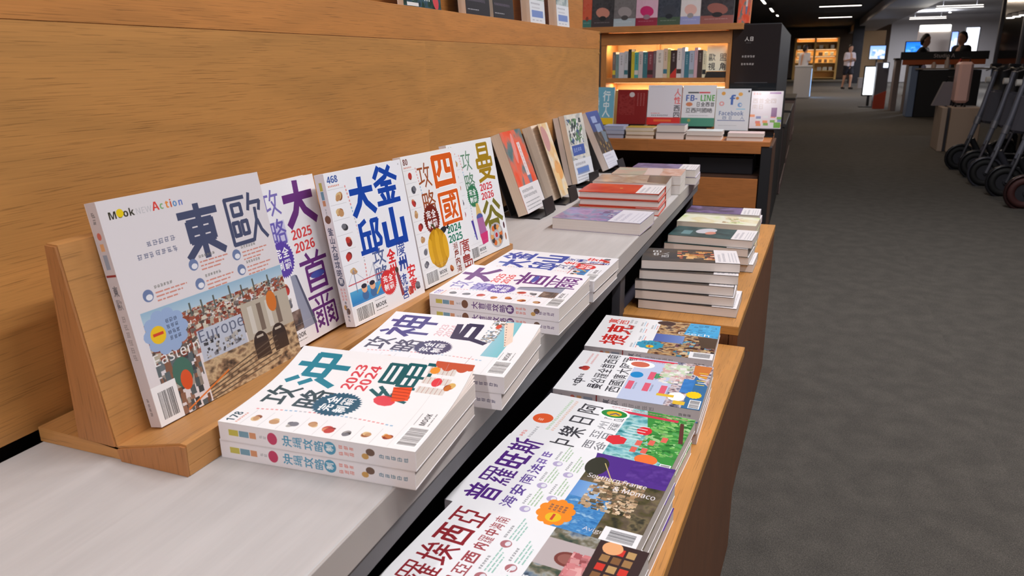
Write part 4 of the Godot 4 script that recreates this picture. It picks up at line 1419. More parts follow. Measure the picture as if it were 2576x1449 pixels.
# ------------------------------------------------------------------ books
# A book lies in its own frame: x across the cover to the right, y up the cover, z out of the front cover.
func book(called: String, label: String, group: String, w: float, h: float, t: float, cover: Material, spine: Material, back: Material, pages: Material, spine_right := false, bend := 0.0, hard := false, belly: Material = null, belly_h := 0.055) -> Node3D:
	var o := thing(called, label, "magazine" if called == "travel_guide" else "book", Vector3.ZERO, group)
	var ct := 0.0022 if hard else 0.0007
	var inset := 0.003 if hard else 0.0006
	var x0 := -w * 0.5
	var x1 := w * 0.5
	# covers
	var st := begin()
	var n := 14 if bend != 0.0 else 1
	for k in n:
		var ua := float(k) / n
		var ub := float(k + 1) / n
		var za := t + bend * pow(1.0 - ua if spine_right else ua, 3.0)
		var zb := t + bend * pow(1.0 - ub if spine_right else ub, 3.0)
		var xa := x0 + w * ua
		var xb := x0 + w * ub
		var nn := Vector3(-(zb - za), 0, xb - xa).normalized()
		quad(st, Vector3(xa, 0, za), Vector3(xb, 0, zb), Vector3(xb, h, zb), Vector3(xa, h, za), nn, Vector2(ua, 1), Vector2(ub, 1), Vector2(ub, 0), Vector2(ua, 0))
		quad(st, Vector3(xa, 0, za - ct), Vector3(xb, 0, zb - ct), Vector3(xb, h, zb - ct), Vector3(xa, h, za - ct), -nn, Vector2(0.01, 0.9), Vector2(0.02, 0.9), Vector2(0.02, 0.91), Vector2(0.01, 0.91))
		quad(st, Vector3(xa, 0, za - ct), Vector3(xb, 0, zb - ct), Vector3(xb, 0, zb), Vector3(xa, 0, za), Vector3(0, -1, 0), Vector2(ua, 1), Vector2(ub, 1), Vector2(ub, 0.998), Vector2(ua, 0.998))
		quad(st, Vector3(xa, h, za - ct), Vector3(xb, h, zb - ct), Vector3(xb, h, zb), Vector3(xa, h, za), Vector3(0, 1, 0), Vector2(ua, 0.002), Vector2(ub, 0.002), Vector2(ub, 0), Vector2(ua, 0))
	for e in [[x0, -1.0, 0.0, bend if spine_right else 0.0], [x1, 1.0, 1.0, 0.0 if spine_right else bend]]:
		quad(st, Vector3(e[0], 0, t + e[3] - ct), Vector3(e[0], h, t + e[3] - ct), Vector3(e[0], h, t + e[3]), Vector3(e[0], 0, t + e[3]), Vector3(e[1], 0, 0), Vector2(e[2], 1), Vector2(e[2], 0), Vector2(e[2], 0), Vector2(e[2], 1))
	mesh_in("front_cover", st, cover, o)
	st = begin()
	bx(st, Vector3(0, h * 0.5, ct * 0.5), Vector3(w, h, ct))
	mesh_in("back_cover", st, back, o)
	# spine
	var sx := x1 if spine_right else x0
	var sg := 1.0 if spine_right else -1.0
	st = begin()
	var xi := sx - sg * ct
	var z0 := ct + 0.0001
	var z1 := t - ct - 0.0001
	var ul := 1.0 if spine_right else 0.0
	quad(st, Vector3(sx, 0, z0), Vector3(sx, 0, z1), Vector3(sx, h, z1), Vector3(sx, h, z0), Vector3(sg, 0, 0), Vector2(ul, 1), Vector2(1.0 - ul, 1), Vector2(1.0 - ul, 0), Vector2(ul, 0))
	quad(st, Vector3(xi, 0, z0), Vector3(xi, 0, z1), Vector3(xi, h, z1), Vector3(xi, h, z0), Vector3(-sg, 0, 0))
	quad(st, Vector3(xi, 0, z0), Vector3(sx, 0, z0), Vector3(sx, 0, z1), Vector3(xi, 0, z1), Vector3(0, -1, 0), Vector2(0, 1), Vector2(0.01, 1), Vector2(0.01, 0.99), Vector2(0, 0.99))
	quad(st, Vector3(xi, h, z0), Vector3(sx, h, z0), Vector3(sx, h, z1), Vector3(xi, h, z1), Vector3(0, 1, 0), Vector2(0, 0.01), Vector2(0.01, 0.01), Vector2(0.01, 0), Vector2(0, 0))
	mesh_in("spine", st, spine, o)
	# pages
	st = begin()
	var pa := xi if not spine_right else x0 + inset
	var pb := x1 - inset if not spine_right else xi
	page_slab(st, pa, pb, inset, h - inset, z0, z1)
	mesh_in("page_block", st, pages, o)
	if bend != 0.0 and not spine_right:
		for f in [0.72, 0.42, 0.18]:
			st = begin()
			for k in 8:
				var ua := k / 8.0
				var ub := (k + 1) / 8.0
				var za: float = t - ct - 0.0002 + bend * f * pow(ua, 3.0)
				var zb: float = t - ct - 0.0002 + bend * f * pow(ub, 3.0)
				quad(st, Vector3(lerpf(pa, pb, ua), inset, za), Vector3(lerpf(pa, pb, ub), inset, zb), Vector3(lerpf(pa, pb, ub), h - inset, zb), Vector3(lerpf(pa, pb, ua), h - inset, za), Vector3(0, 0, 1))
			mesh_in("loose_page", st, pages, o)
	if belly != null:
		st = begin()
		var bz := t + 0.0006
		var q := 0.0009
		quad(st, Vector3(x0 - q, 0.0005, bz), Vector3(x1 + q, 0.0005, bz), Vector3(x1 + q, belly_h, bz), Vector3(x0 - q, belly_h, bz), Vector3(0, 0, 1))
		for e in [x0 - q, x1 + q]:
			if (e > 0.0) == spine_right:
				quad(st, Vector3(e, 0.0005, 0), Vector3(e, belly_h, 0), Vector3(e, belly_h, bz), Vector3(e, 0.0005, bz), Vector3(signf(e), 0, 0), Vector2(0.02, 0.98), Vector2(0.02, 0.02), Vector2(0.04, 0.02), Vector2(0.04, 0.98))
		quad(st, Vector3(x0 - q, belly_h, t), Vector3(x1 + q, belly_h, t), Vector3(x1 + q, belly_h, bz), Vector3(x0 - q, belly_h, bz), Vector3(0, 1, 0), Vector2(0, 0.01), Vector2(1, 0.01), Vector2(1, 0), Vector2(0, 0))
		mesh_in("belly_band", st, belly, o)
	return o

func page_slab(st: SurfaceTool, xa: float, xb: float, ya: float, yb: float, za: float, zb: float) -> void:
	var u := [Vector2(0, 1), Vector2(1, 1), Vector2(1, 0), Vector2(0, 0)]
	for e in [[xa, -1.0], [xb, 1.0]]:
		quad(st, Vector3(e[0], ya, za), Vector3(e[0], yb, za), Vector3(e[0], yb, zb), Vector3(e[0], ya, zb), Vector3(e[1], 0, 0), u[0], u[1], u[2], u[3])
	for e in [[ya, -1.0], [yb, 1.0]]:
		quad(st, Vector3(xa, e[0], za), Vector3(xb, e[0], za), Vector3(xb, e[0], zb), Vector3(xa, e[0], zb), Vector3(0, e[1], 0), u[0], u[1], u[2], u[3])
	for e in [[za, -1.0], [zb, 1.0]]:
		quad(st, Vector3(xa, ya, e[0]), Vector3(xb, ya, e[0]), Vector3(xb, yb, e[0]), Vector3(xa, yb, e[0]), Vector3(0, 0, e[1]))

# lays a book on its back: (x, z) is the near left corner (head, near edge), y its underside; tilt lifts the far edge
func lay(o: Node3D, x: float, y: float, z: float, yaw_deg: float, w: float, h: float, tilt_deg := 0.0) -> void:
	var a := deg_to_rad(yaw_deg)
	var t := deg_to_rad(tilt_deg)
	var foot := Vector3(cos(a), 0, -sin(a))
	var away := Vector3(-sin(a) * cos(t), sin(t), -cos(a) * cos(t))
	var up := foot.cross(away).normalized()
	if up.y < 0.0: up = -up
	var b := Basis(away, -foot, up)
	o.transform = Transform3D(b, Vector3(x, y, z) + foot * h + away * w * 0.5)

# stands a book with its cover towards the aisle: (x, y, z) is the lower left corner of its front cover
func stand_up(o: Node3D, p: Vector3, yaw_deg: float, tilt_deg: float, w: float, t: float) -> void:
	var a := deg_to_rad(yaw_deg)
	var l := deg_to_rad(tilt_deg)
	var r := Vector3(sin(a), 0, -cos(a))
	var m := Vector3(cos(a), 0, sin(a))
	var u := Vector3.UP * cos(l) - m * sin(l)
	var f := m * cos(l) + Vector3.UP * sin(l)
	o.transform = Transform3D(Basis(r, u, f), p + r * w * 0.5 - f * t)

# turns a book to face the camera side (+z): p is the lower left corner of the front cover
func face_near(o: Node3D, p: Vector3, yaw_deg: float, tilt_deg: float, w: float, t: float) -> void:
	var b := Basis(Vector3.UP, deg_to_rad(yaw_deg)) * Basis(Vector3.RIGHT, deg_to_rad(-tilt_deg))
	o.transform = Transform3D(b, p + b.x * w * 0.5 - b.z * t)

func spine_image(title: String, c: Color, seed_: int, t := 22.0, h := 230.0) -> Image:
	var p := pic(t, h, 4.0, c8(236, 232, 236), seed_)
	p.rect(t * 0.32, 12, t * 0.34, 12, c8(200, 190, 90))
	p.rect(t * 0.32, 25, t * 0.34, 12, c8(120, 160, 180))
	p.rect(t * 0.32, 38, t * 0.34, 8, c8(214, 150, 110))
	p.small(t * 0.4, 50, t * 0.2, 12, c8(170, 170, 175), true)
	p.ell(t * 0.5, 66, t * 0.34, 6, [c8(196, 60, 100), c8(120, 80, 60), c8(70, 60, 120)][seed_ % 3])
	p.row(title, t * 0.2, 78, t * 0.6, 11.5, 1.5, c, 1.0, true)
	var y := 78 + title.length() * 12.6
	p.ell(t * 0.5, y + 6, t * 0.36, 7, c)
	p.row("制", t * 0.3, y + 1, t * 0.4, 9, 1.0, Color.WHITE)
	p.small(t * 0.2, y + 16, t * 0.26, 22, c8(226, 140, 130), true)
	p.small(t * 0.54, y + 16, t * 0.26, 22, c8(226, 140, 130), true)
	p.ell(t * 0.36, y + 46, t * 0.16, 4, c8(206, 160, 90))
	p.ell(t * 0.62, y + 52, t * 0.2, 5, c8(110, 84, 70))
	p.small(t * 0.36, 190, t * 0.28, 34, c.lerp(c8(120, 120, 130), 0.5), true)
	return p.im

func guide_spine(seed_: int, t := 17.0, h := 254.0) -> Image:
	var p := pic(t, h, 3.0, c8(206, 198, 202), seed_)
	p.small(t * 0.3, 10, t * 0.4, 18, c8(130, 130, 136), true)
	p.ell(t * 0.5, 36, t * 0.22, 4, c8(206, 110, 96))
	p.rect(t * 0.3, 44, t * 0.4, 8, c8(226, 170, 120))
	p.rect(t * 0.28, 56, t * 0.44, 16, c8(150, 160, 178))
	p.rect(0, 78, t, 2.4, c8(150, 50, 50))
	p.row("東歐", t * 0.22, 90, t * 0.56, 12, 1.8, c8(100, 102, 112), 3, true)
	p.small(t * 0.26, 124, t * 0.48, 60, c8(160, 154, 158), true)
	p.small(t * 0.26, 220, t * 0.3, 24, c8(120, 116, 120), true)
	return p.im

var C := {}

func make_guides_on_stand() -> void:
	C.white = mat(c8(232, 228, 230), 0.4)
	C.europe = pic_mat(cover_east_europe(3.6), 0.32)
	C.seoul = pic_mat(cover_seoul(4.0), 0.3)
	C.busan = pic_mat(cover_busan(4.0), 0.3)
	C.shikoku = pic_mat(cover_shikoku(4.0), 0.3)
	C.bangkok = pic_mat(cover_bangkok(4.0), 0.3)
	C.spine_seoul = pic_mat(spine_image("大首爾攻略", c8(104, 70, 130), 4), 0.35)
	C.spine_busan = pic_mat(spine_image("釜山大邱攻略", c8(90, 96, 120), 7, 18), 0.35)
	C.spine_okinawa = pic_mat(spine_image("沖繩攻略", c8(80, 156, 190), 3), 0.35)
	C.spine_kobe = pic_mat(spine_image("神戶攻略", c8(100, 96, 140), 5), 0.35)
	C.spine_guide = pic_mat(guide_spine(8), 0.4)
	var g := "travel guides propped on the wooden book stand"
	var o := book("travel_guide", "wide upright travel guide titled 東歐 over a photo of red roofs, nearest on the stand", g, 0.236, 0.253, 0.017, C.europe, C.spine_guide, C.white, W.paper)
	stand_up(o, Vector3(0.1505, 0.7695, -0.543), 3.0, 10.0, 0.236, 0.017)
	o = book("travel_guide", "upright travel guide with the purple title 大首爾, half hidden behind its neighbours", g, 0.17, 0.23, 0.018, C.seoul, C.spine_seoul, C.white, W.paper)
	stand_up(o, Vector3(0.1535, 0.7725, -0.7335), -0.5, 9.2, 0.17, 0.018)
	o = book("travel_guide", "upright travel guide with the bold blue title 釜山大邱 and a bridge by the sea", g, 0.184, 0.228, 0.018, C.busan, C.spine_busan, C.white, W.paper)
	stand_up(o, Vector3(0.189, 0.7785, -0.8745), 6.5, 9.5, 0.184, 0.018)
	o = book("travel_guide", "upright travel guide with the orange title 四國 and a yellow squash", g, 0.166, 0.225, 0.016, C.shikoku, C.spine_busan, C.white, W.paper)
	stand_up(o, Vector3(0.207, 0.7835, -1.066), 6.0, 10.0, 0.166, 0.016)
	o = book("travel_guide", "upright travel guide with the golden title 曼谷, farthest on the stand", g, 0.172, 0.227, 0.016, C.bangkok, C.spine_busan, C.white, W.paper)
	stand_up(o, Vector3(0.208, 0.7835, -1.2385), 6.2, 10.5, 0.172, 0.016)

func pile(n: int, called: String, labels: Array, group: String, x: float, y: float, z: float, yaw: float, w: float, h: float, t: float, cover: Material, spine: Material, back: Material, pages: Material, spine_right: bool, jit: float, top_tilt := 0.0, hard := false, belly: Material = null, belly_h := 0.055, bend := 0.0, seed_ := 1) -> void:
	var r := RandomNumberGenerator.new()
	r.seed = seed_ * 7919
	var at := y
	for k in n:
		var top := k == n - 1
		var o := book(called, labels[k], group, w, h, t, cover, spine, back, pages, spine_right, bend if top else 0.0, hard, belly, belly_h)
		var dx := 0.0 if top else r.randf_range(-jit, jit)
		var dz := 0.0 if top else r.randf_range(-jit, jit) * 0.6
		var dy := 0.0 if top else r.randf_range(-1.4, 1.4) * (jit / 0.004) * 0.3
		lay(o, x + dx, at, z + dz, yaw + dy, w, h, top_tilt * (k + 1.0) / n)
		at += t + 0.0002 + (0.0006 if belly else 0.0)

func pair(what: String) -> Array:
	return [what + ", bottom copy of two", what + ", top copy of two"]

func copies_of(what: String, n: int) -> Array:
	var a := []
	for k in n:
		var which: String = "lowest of its stack" if k == 0 else ("topmost of its stack" if k == n - 1 else ["second lowest of its stack", "third lowest of its stack", "fourth lowest of its stack"][k - 1])
		a.append(what + ", " + which)
	return a

func make_stacks_on_table() -> void:
	C.okinawa = pic_mat(cover_okinawa(4.0), 0.22)
	C.kobe = pic_mat(cover_kobe(4.0), 0.28)
	var g := "travel guides lying along the front of the white table"
	pile(2, "travel_guide", pair("white 沖繩 travel guide nearest on the table"), g, 0.2305, T + 0.0003, -0.545, 3.4, 0.168, 0.23, 0.0222, C.okinawa, C.spine_okinawa, C.white, W.paper, false, 0.004, 0.6, false, null, 0.0, 0.021, 3)
	pile(2, "travel_guide", pair("white 神戶 travel guide with dark violet lettering"), g, 0.252, T + 0.0003, -0.738, 3.6, 0.168, 0.224, 0.0222, C.kobe, C.spine_kobe, C.white, W.paper, false, 0.005, 0.2, false, null, 0.0, 0.008, 5)
	pile(2, "travel_guide", pair("white 大首爾 travel guide lying flat, purple lettering"), g, 0.234, T + 0.0003, -1.026, -1.4, 0.165, 0.225, 0.0222, C.seoul, C.spine_seoul, C.white, W.paper, false, 0.004, 0.5, false, null, 0.0, 0.006, 6)
	pile(2, "travel_guide", pair("white 釜山大邱 travel guide lying flat, blue lettering"), g, 0.244, T + 0.0003, -1.203, -1.6, 0.166, 0.224, 0.0195, C.busan, C.spine_busan, C.white, W.paper, false, 0.004, 0.0, false, null, 0.0, 0.0, 7)
	# novels farther along
	C.n_orange = pic_mat(cover_novel("orange"), 0.3)
	C.n_cream = pic_mat(cover_novel("cream"), 0.35)
	C.n_castle = pic_mat(cover_novel("grey_castle"), 0.35)
	C.n_night = pic_mat(cover_novel("night_town"), 0.35)
	C.n_purple = pic_mat(cover_novel("purple"), 0.16)
	C.n_red = pic_mat(cover_novel("red"), 0.25)
	C.n_beige = pic_mat(cover_novel("beige"), 0.16)
	C.n_sage = pic_mat(cover_novel("sage"), 0.25)
	C.n_violet = pic_mat(cover_novel("violet"), 0.3)
	C.band_white = pic_mat(belly_image(c8(232, 228, 230), c8(150, 150, 160), 3), 0.4)
	C.band_lilac = pic_mat(belly_image(c8(220, 220, 230), c8(170, 170, 190), 4), 0.4)
	C.band_blue = pic_mat(belly_image(c8(226, 228, 234), c8(130, 130, 140), 5, true), 0.4)
	C.band_red = pic_mat(belly_image(c8(234, 230, 232), c8(120, 120, 124), 6), 0.4)
	C.plain_purple = mat(c8(150, 136, 172), 0.35)
	C.plain_red = mat(c8(196, 74, 50), 0.35)
	C.plain_beige = mat(c8(196, 184, 172), 0.4)
	C.plain_sage = mat(c8(176, 176, 160), 0.4)
	C.plain_grey = mat(c8(120, 120, 126), 0.4)
	C.plain_dark = mat(c8(50, 50, 56), 0.4)
	var o := book("novel", "thick violet paperback with a pale band lying alone on the white table", "", 0.153, 0.227, 0.0295, C.n_purple, C.plain_purple, C.plain_purple, W.paper_grey, true, 0.0, false, C.band_lilac, 0.082)
	lay(o, 0.209, T + 0.0003, -1.75, -2.0, 0.153, 0.227)
	pile(3, "novel", copies_of("red hardback novel with a white band", 3), "red hardbacks on the white table", 0.210, T + 0.0003, -1.983, 2.4, 0.15, 0.224, 0.0196, C.n_red, C.plain_red, C.plain_red, W.paper_grey, true, 0.003, -0.4, true, C.band_white, 0.064, 0.0, 8)
	pile(2, "novel", pair("glossy beige paperback behind the red hardbacks"), "beige paperbacks on the white table", 0.201, T + 0.0003, -2.165, 3.4, 0.155, 0.221, 0.0298, C.n_beige, C.plain_beige, C.plain_beige, W.paper_grey, true, 0.003, 0.2, false, null, 0.05, 0.0, 9)
	pile(2, "novel", pair("sage and pink paperback behind the beige ones"), "sage paperbacks on the white table", 0.216, T + 0.0003, -2.338, 2.6, 0.16, 0.222, 0.0298, C.n_sage, C.plain_sage, C.plain_sage, W.paper_grey, true, 0.003, 0.2, false, null, 0.05, 0.0, 10)
	pile(2, "novel", pair("violet paperback with a white band at the table end"), "violet paperbacks on the white table", 0.233, T + 0.0003, -2.556, 1.5, 0.15, 0.222, 0.0245, C.n_violet, C.plain_purple, C.plain_purple, W.paper_grey, true, 0.003, -0.3, false, C.band_white, 0.06, 0.0, 11)

# ------------------------------------------------------------------ upright novels on black metal stands
func metal_stand(label: String, p: Vector3, yaw_deg: float, tilt_deg: float, w: float) -> void:
	# p: lower left corner of the book's cover; the lip stands in front of it
	var o := thing("book_easel", label, "book stand", Vector3(p.x - 0.02, T, p.z - w * 0.5), "black metal stands under the upright novels")
	o.rotation.y = -deg_to_rad(yaw_deg)
	var l := deg_to_rad(tilt_deg)
	box_part("base_plate", Vector3(-0.01, 0.0022, 0), Vector3(0.12, 0.004, w * 0.86), W.black_metal, o, 0.0008)
	var st := begin()
	var xf := Transform3D(Basis(Vector3(0, 0, 1), l), Vector3(-0.0335, 0.004, 0))
	bx(st, Vector3(-0.002, 0.085, 0), Vector3(0.003, 0.17, w * 0.8), 0.0008, 2, xf)
	mesh_in("back_plate", st, W.black_metal, o)
	st = begin()
	xf = Transform3D(Basis(Vector3(0, 0, 1), l - 0.1), Vector3(0.053, 0.004, 0))
	bx(st, Vector3(0.0015, 0.0215, -w * 0.1), Vector3(0.003, 0.043, w * 0.55), 0.0008, 2, xf)
	mesh_in("front_lip", st, W.black_metal, o)

func make_novel_stands() -> void:
	var g := "upright novels on the white table"
	var y := 0.7535
	# behind each front copy stand further copies; the camera sees their page edges
	var q := [
		["orange", Vector3(0.112, y + 0.0078, -1.838), 0.0, 20.5, 0.152, 0.228, 0.030, C.n_orange, C.plain_dark, C.band_red, 0.075, "upright novel with an orange and teal painted cover, nearest of its row", "black metal stand under the orange upright novel"],
		["cream", Vector3(0.118, y + 0.008, -2.058), 1.0, 19.8, 0.14, 0.228, 0.030, C.n_cream, C.plain_beige, null, 0.0, "upright cream novel with a faded red circle, second of the upright novels", "black metal stand under the cream upright novel"],
		["castle", Vector3(0.094, y + 0.0074, -2.376), 6.5, 13.5, 0.156, 0.230, 0.020, C.n_castle, C.plain_beige, C.band_blue, 0.078, "upright grey novel with a blue panel and a white band marked in blue", "black metal stand under the grey upright novel"],
		["night", Vector3(0.108, y + 0.0086, -2.749), 2.5, 25.0, 0.148, 0.230, 0.027, C.n_night, C.plain_dark, C.band_lilac, 0.062, "upright novel with a blue sky over a brown night town, last before the table end", "black metal stand under the night town upright novel"],
	]
	for e in q:
		var o := book("novel", e[11], g, e[4], e[5], e[6], e[7], e[8], e[8], W.paper_warm if e[0] != "night" else W.paper_grey, true, 0.022 if e[0] == "cream" else 0.0, false, e[9], e[10])
		stand_up(o, e[1], e[2], e[3], e[4], e[6])
		metal_stand(e[12], e[1], e[2], e[3], e[4])
	# a further copy behind the grey one: its page edge shows
	var o2 := book("novel", "second copy of the grey novel, page edge showing left of the front one", g, 0.156, 0.228, 0.02, C.n_castle, C.plain_beige, C.plain_beige, W.paper_grey, true)
	stand_up(o2, Vector3(0.0728, y + 0.0025, -2.379), 6.5, 13.5, 0.156, 0.02)

# ------------------------------------------------------------------ books on the step shelves
func make_step_shelf_books() -> void:
	C.czech = pic_mat(cover_czech(3.0), 0.28)
	C.rail = pic_mat(cover_rail_west(3.0), 0.28)
	C.alpine = pic_mat(cover_alpine(3.0), 0.28)
	C.france = pic_mat(cover_south_france(3.4), 0.28)
	C.croatia = pic_mat(cover_croatia(3.4), 0.28)
	C.spine_pale = pic_mat(guide_spine(11, 22.0), 0.4)
	var g := "travel guides on the low step shelf"
	pile(3, "travel_guide", copies_of("travel guide titled 捷克 in red", 3), g, 0.405, 0.5293, -1.366, 1.4, 0.202, 0.255, 0.0217, C.czech, C.spine_pale, C.white, W.paper, false, 0.012, 0.0, false, null, 0.0, 0.0, 12)
	pile(3, "travel_guide", copies_of("pale blue travel guide crowded with tags and lettering", 3), g, 0.409, 0.5293, -1.146, -0.3, 0.195, 0.257, 0.0218, C.rail, C.spine_pale, C.white, W.paper, false, 0.004, 0.0, false, null, 0.0, 0.0, 13)
	pile(3, "travel_guide", copies_of("travel guide with green valley and turquoise water", 3), g, 0.393, 0.5293, -0.937, -4.4, 0.2, 0.256, 0.0202, C.alpine, C.spine_pale, C.white, W.paper, false, 0.004, 0.0, false, null, 0.0, 0.0, 14)
	pile(4, "travel_guide", copies_of("purple-titled travel guide reading Southern France", 4), g, 0.394, 0.5293, -0.741, -4.6, 0.194, 0.254, 0.0206, C.france, C.spine_pale, C.white, W.paper, false, 0.004, 0.0, false, null, 0.0, 0.0, 15)
	pile(4, "travel_guide", copies_of("dark red titled travel guide reading Montenegro", 4), g, 0.395, 0.5293, -0.535, -5.0, 0.2, 0.254, 0.0226, C.croatia, C.spine_pale, C.white, W.paper, false, 0.004, 0.0, false, null, 0.0, 0.0, 16)
	C.n_dark = pic_mat(cover_novel("dark_town"), 0.35)
	C.n_green = pic_mat(cover_novel("green"), 0.3)
	C.n_yellow = pic_mat(cover_novel("yellow"), 0.35)
	C.n_plum = pic_mat(cover_novel("plum"), 0.35)
	C.plain_green = mat(c8(50, 74, 76), 0.4)
	C.plain_lime = mat(c8(120, 150, 60), 0.4)
	g = "novels stacked on the higher step shelf"
	var labels := copies_of("black novel with small warm pictures and white band", 5)
	var xs := [[0.441, -1.726, -0.4], [0.432, -1.728, 1.2], [0.430, -1.732, 2.4], [0.438, -1.742, 4.5], [0.440, -1.752, 8.2]]
	for k in 5:
		var o := book("novel", labels[k], g, 0.15, 0.235, 0.0225, C.n_dark, C.plain_dark, C.plain_dark, W.paper, true, 0.0, false, C.band_white, 0.058)
		lay(o, xs[k][0], 0.5663 + k * 0.0236, xs[k][1], xs[k][2], 0.15, 0.235, -0.55 * k)
	pile(4, "novel", copies_of("dark green novel with a pale band", 4), g, 0.438, 0.5663, -2.150, -2.6, 0.153, 0.24, 0.0230, C.n_green, C.plain_green, C.plain_green, W.paper, true, 0.009, -1.6, false, C.band_white, 0.06, 0.0, 17)
	pile(4, "novel", copies_of("pale yellow and green novel", 4), g, 0.432, 0.5663, -2.352, -1.8, 0.15, 0.243, 0.0236, C.n_yellow, C.plain_lime, C.plain_lime, W.paper_warm, true, 0.006, -1.4, false, null, 0.05, 0.0, 18)
	pile(4, "novel", copies_of("plum-coloured novel with a white band", 4), g, 0.433, 0.5663, -2.545, 0.2, 0.14, 0.24, 0.0216, C.n_plum, C.plain_purple, C.plain_purple, W.paper, true, 0.006, -1.4, false, C.band_white, 0.06, 0.0, 19)

func make_partition_books() -> void:
	var g := "books on top of the wooden partition"
	var p := pic(155, 210, 2.0, c8(30, 46, 44), 41)
	p.cells(0, 100, 155, 110, [c8(24, 40, 40), c8(40, 70, 60), c8(60, 90, 110), c8(30, 50, 54)], 0.03, 3)
	p.text("XCITE", 12, 196, 10, c8(226, 226, 226))
	p.rect(12, 200, 46, 7, c8(232, 232, 232))
	for k in 3:
		p.rect(84 + k * 9, 150, 4, 44, c8(226, 222, 220))
	p.ell(132, 192, 12, 18, c8(214, 76, 84), 16, -0.3)
	C.top_green = pic_mat(p.im, 0.3)
	p = pic(150, 210, 2.0, c8(66, 66, 72), 42)
	p.rect(8, 6, 134, 128, c8(214, 190, 170))
	p.rect(0, 140, 150, 70, c8(44, 44, 52))
	p.text("DESTRUCTIVE", 8, 158, 14, c8(120, 122, 126), true, 0.9)
	p.small(10, 170, 120, 8, c8(110, 100, 120))
	p.words(10, 194, 70, 4, c8(150, 150, 156))
	C.top_dark = pic_mat(p.im, 0.35)
	p = pic(140, 210, 2.0, c8(170, 184, 186), 43)
	p.cells(0, 0, 140, 150, [c8(120, 140, 146), c8(176, 190, 190), c8(206, 212, 210), c8(90, 104, 112)], 0.03, 6)
	p.rect(0, 142, 140, 68, c8(226, 230, 236))
	p.small(12, 150, 90, 6, c8(150, 150, 160))
	p.rect(16, 172, 106, 20, c8(120, 146, 204))
	p.small(20, 162, 80, 5, c8(150, 150, 160))
	for k in 3:
		p.words(20 + k * 34, 198, 20, 4, c8(170, 174, 186))
	C.top_pale = pic_mat(p.im, 0.35)
	var y := 1.2668
	var q := [
		[-1.432, 0.172, 0.015, C.top_green, C.white, "dark green magazine on the partition top, leftmost one with a red blob"],
		[-1.742, 0.149, 0.022, C.top_dark, C.plain_dark, "charcoal book on the partition top, left one of the dark pair"],
		[-1.916, 0.149, 0.022, C.top_dark, C.plain_dark, "charcoal book on the partition top, right one of the dark pair"],
		[-2.204, 0.137, 0.028, C.top_pale, C.white, "pale book with a blue tag on the partition top, left one of the pale pair"],
		[-2.466, 0.137, 0.028, C.top_pale, C.white, "pale book with a blue tag on the partition top, nearest the partition's far end"],
	]
	for e in q:
		var o := book("novel", e[5], g, e[1], 0.21, e[2], e[3], e[4], e[4], W.paper_warm, true)
		stand_up(o, Vector3(-0.009, y, e[0]), 0.0, 4.0, e[1], e[2])

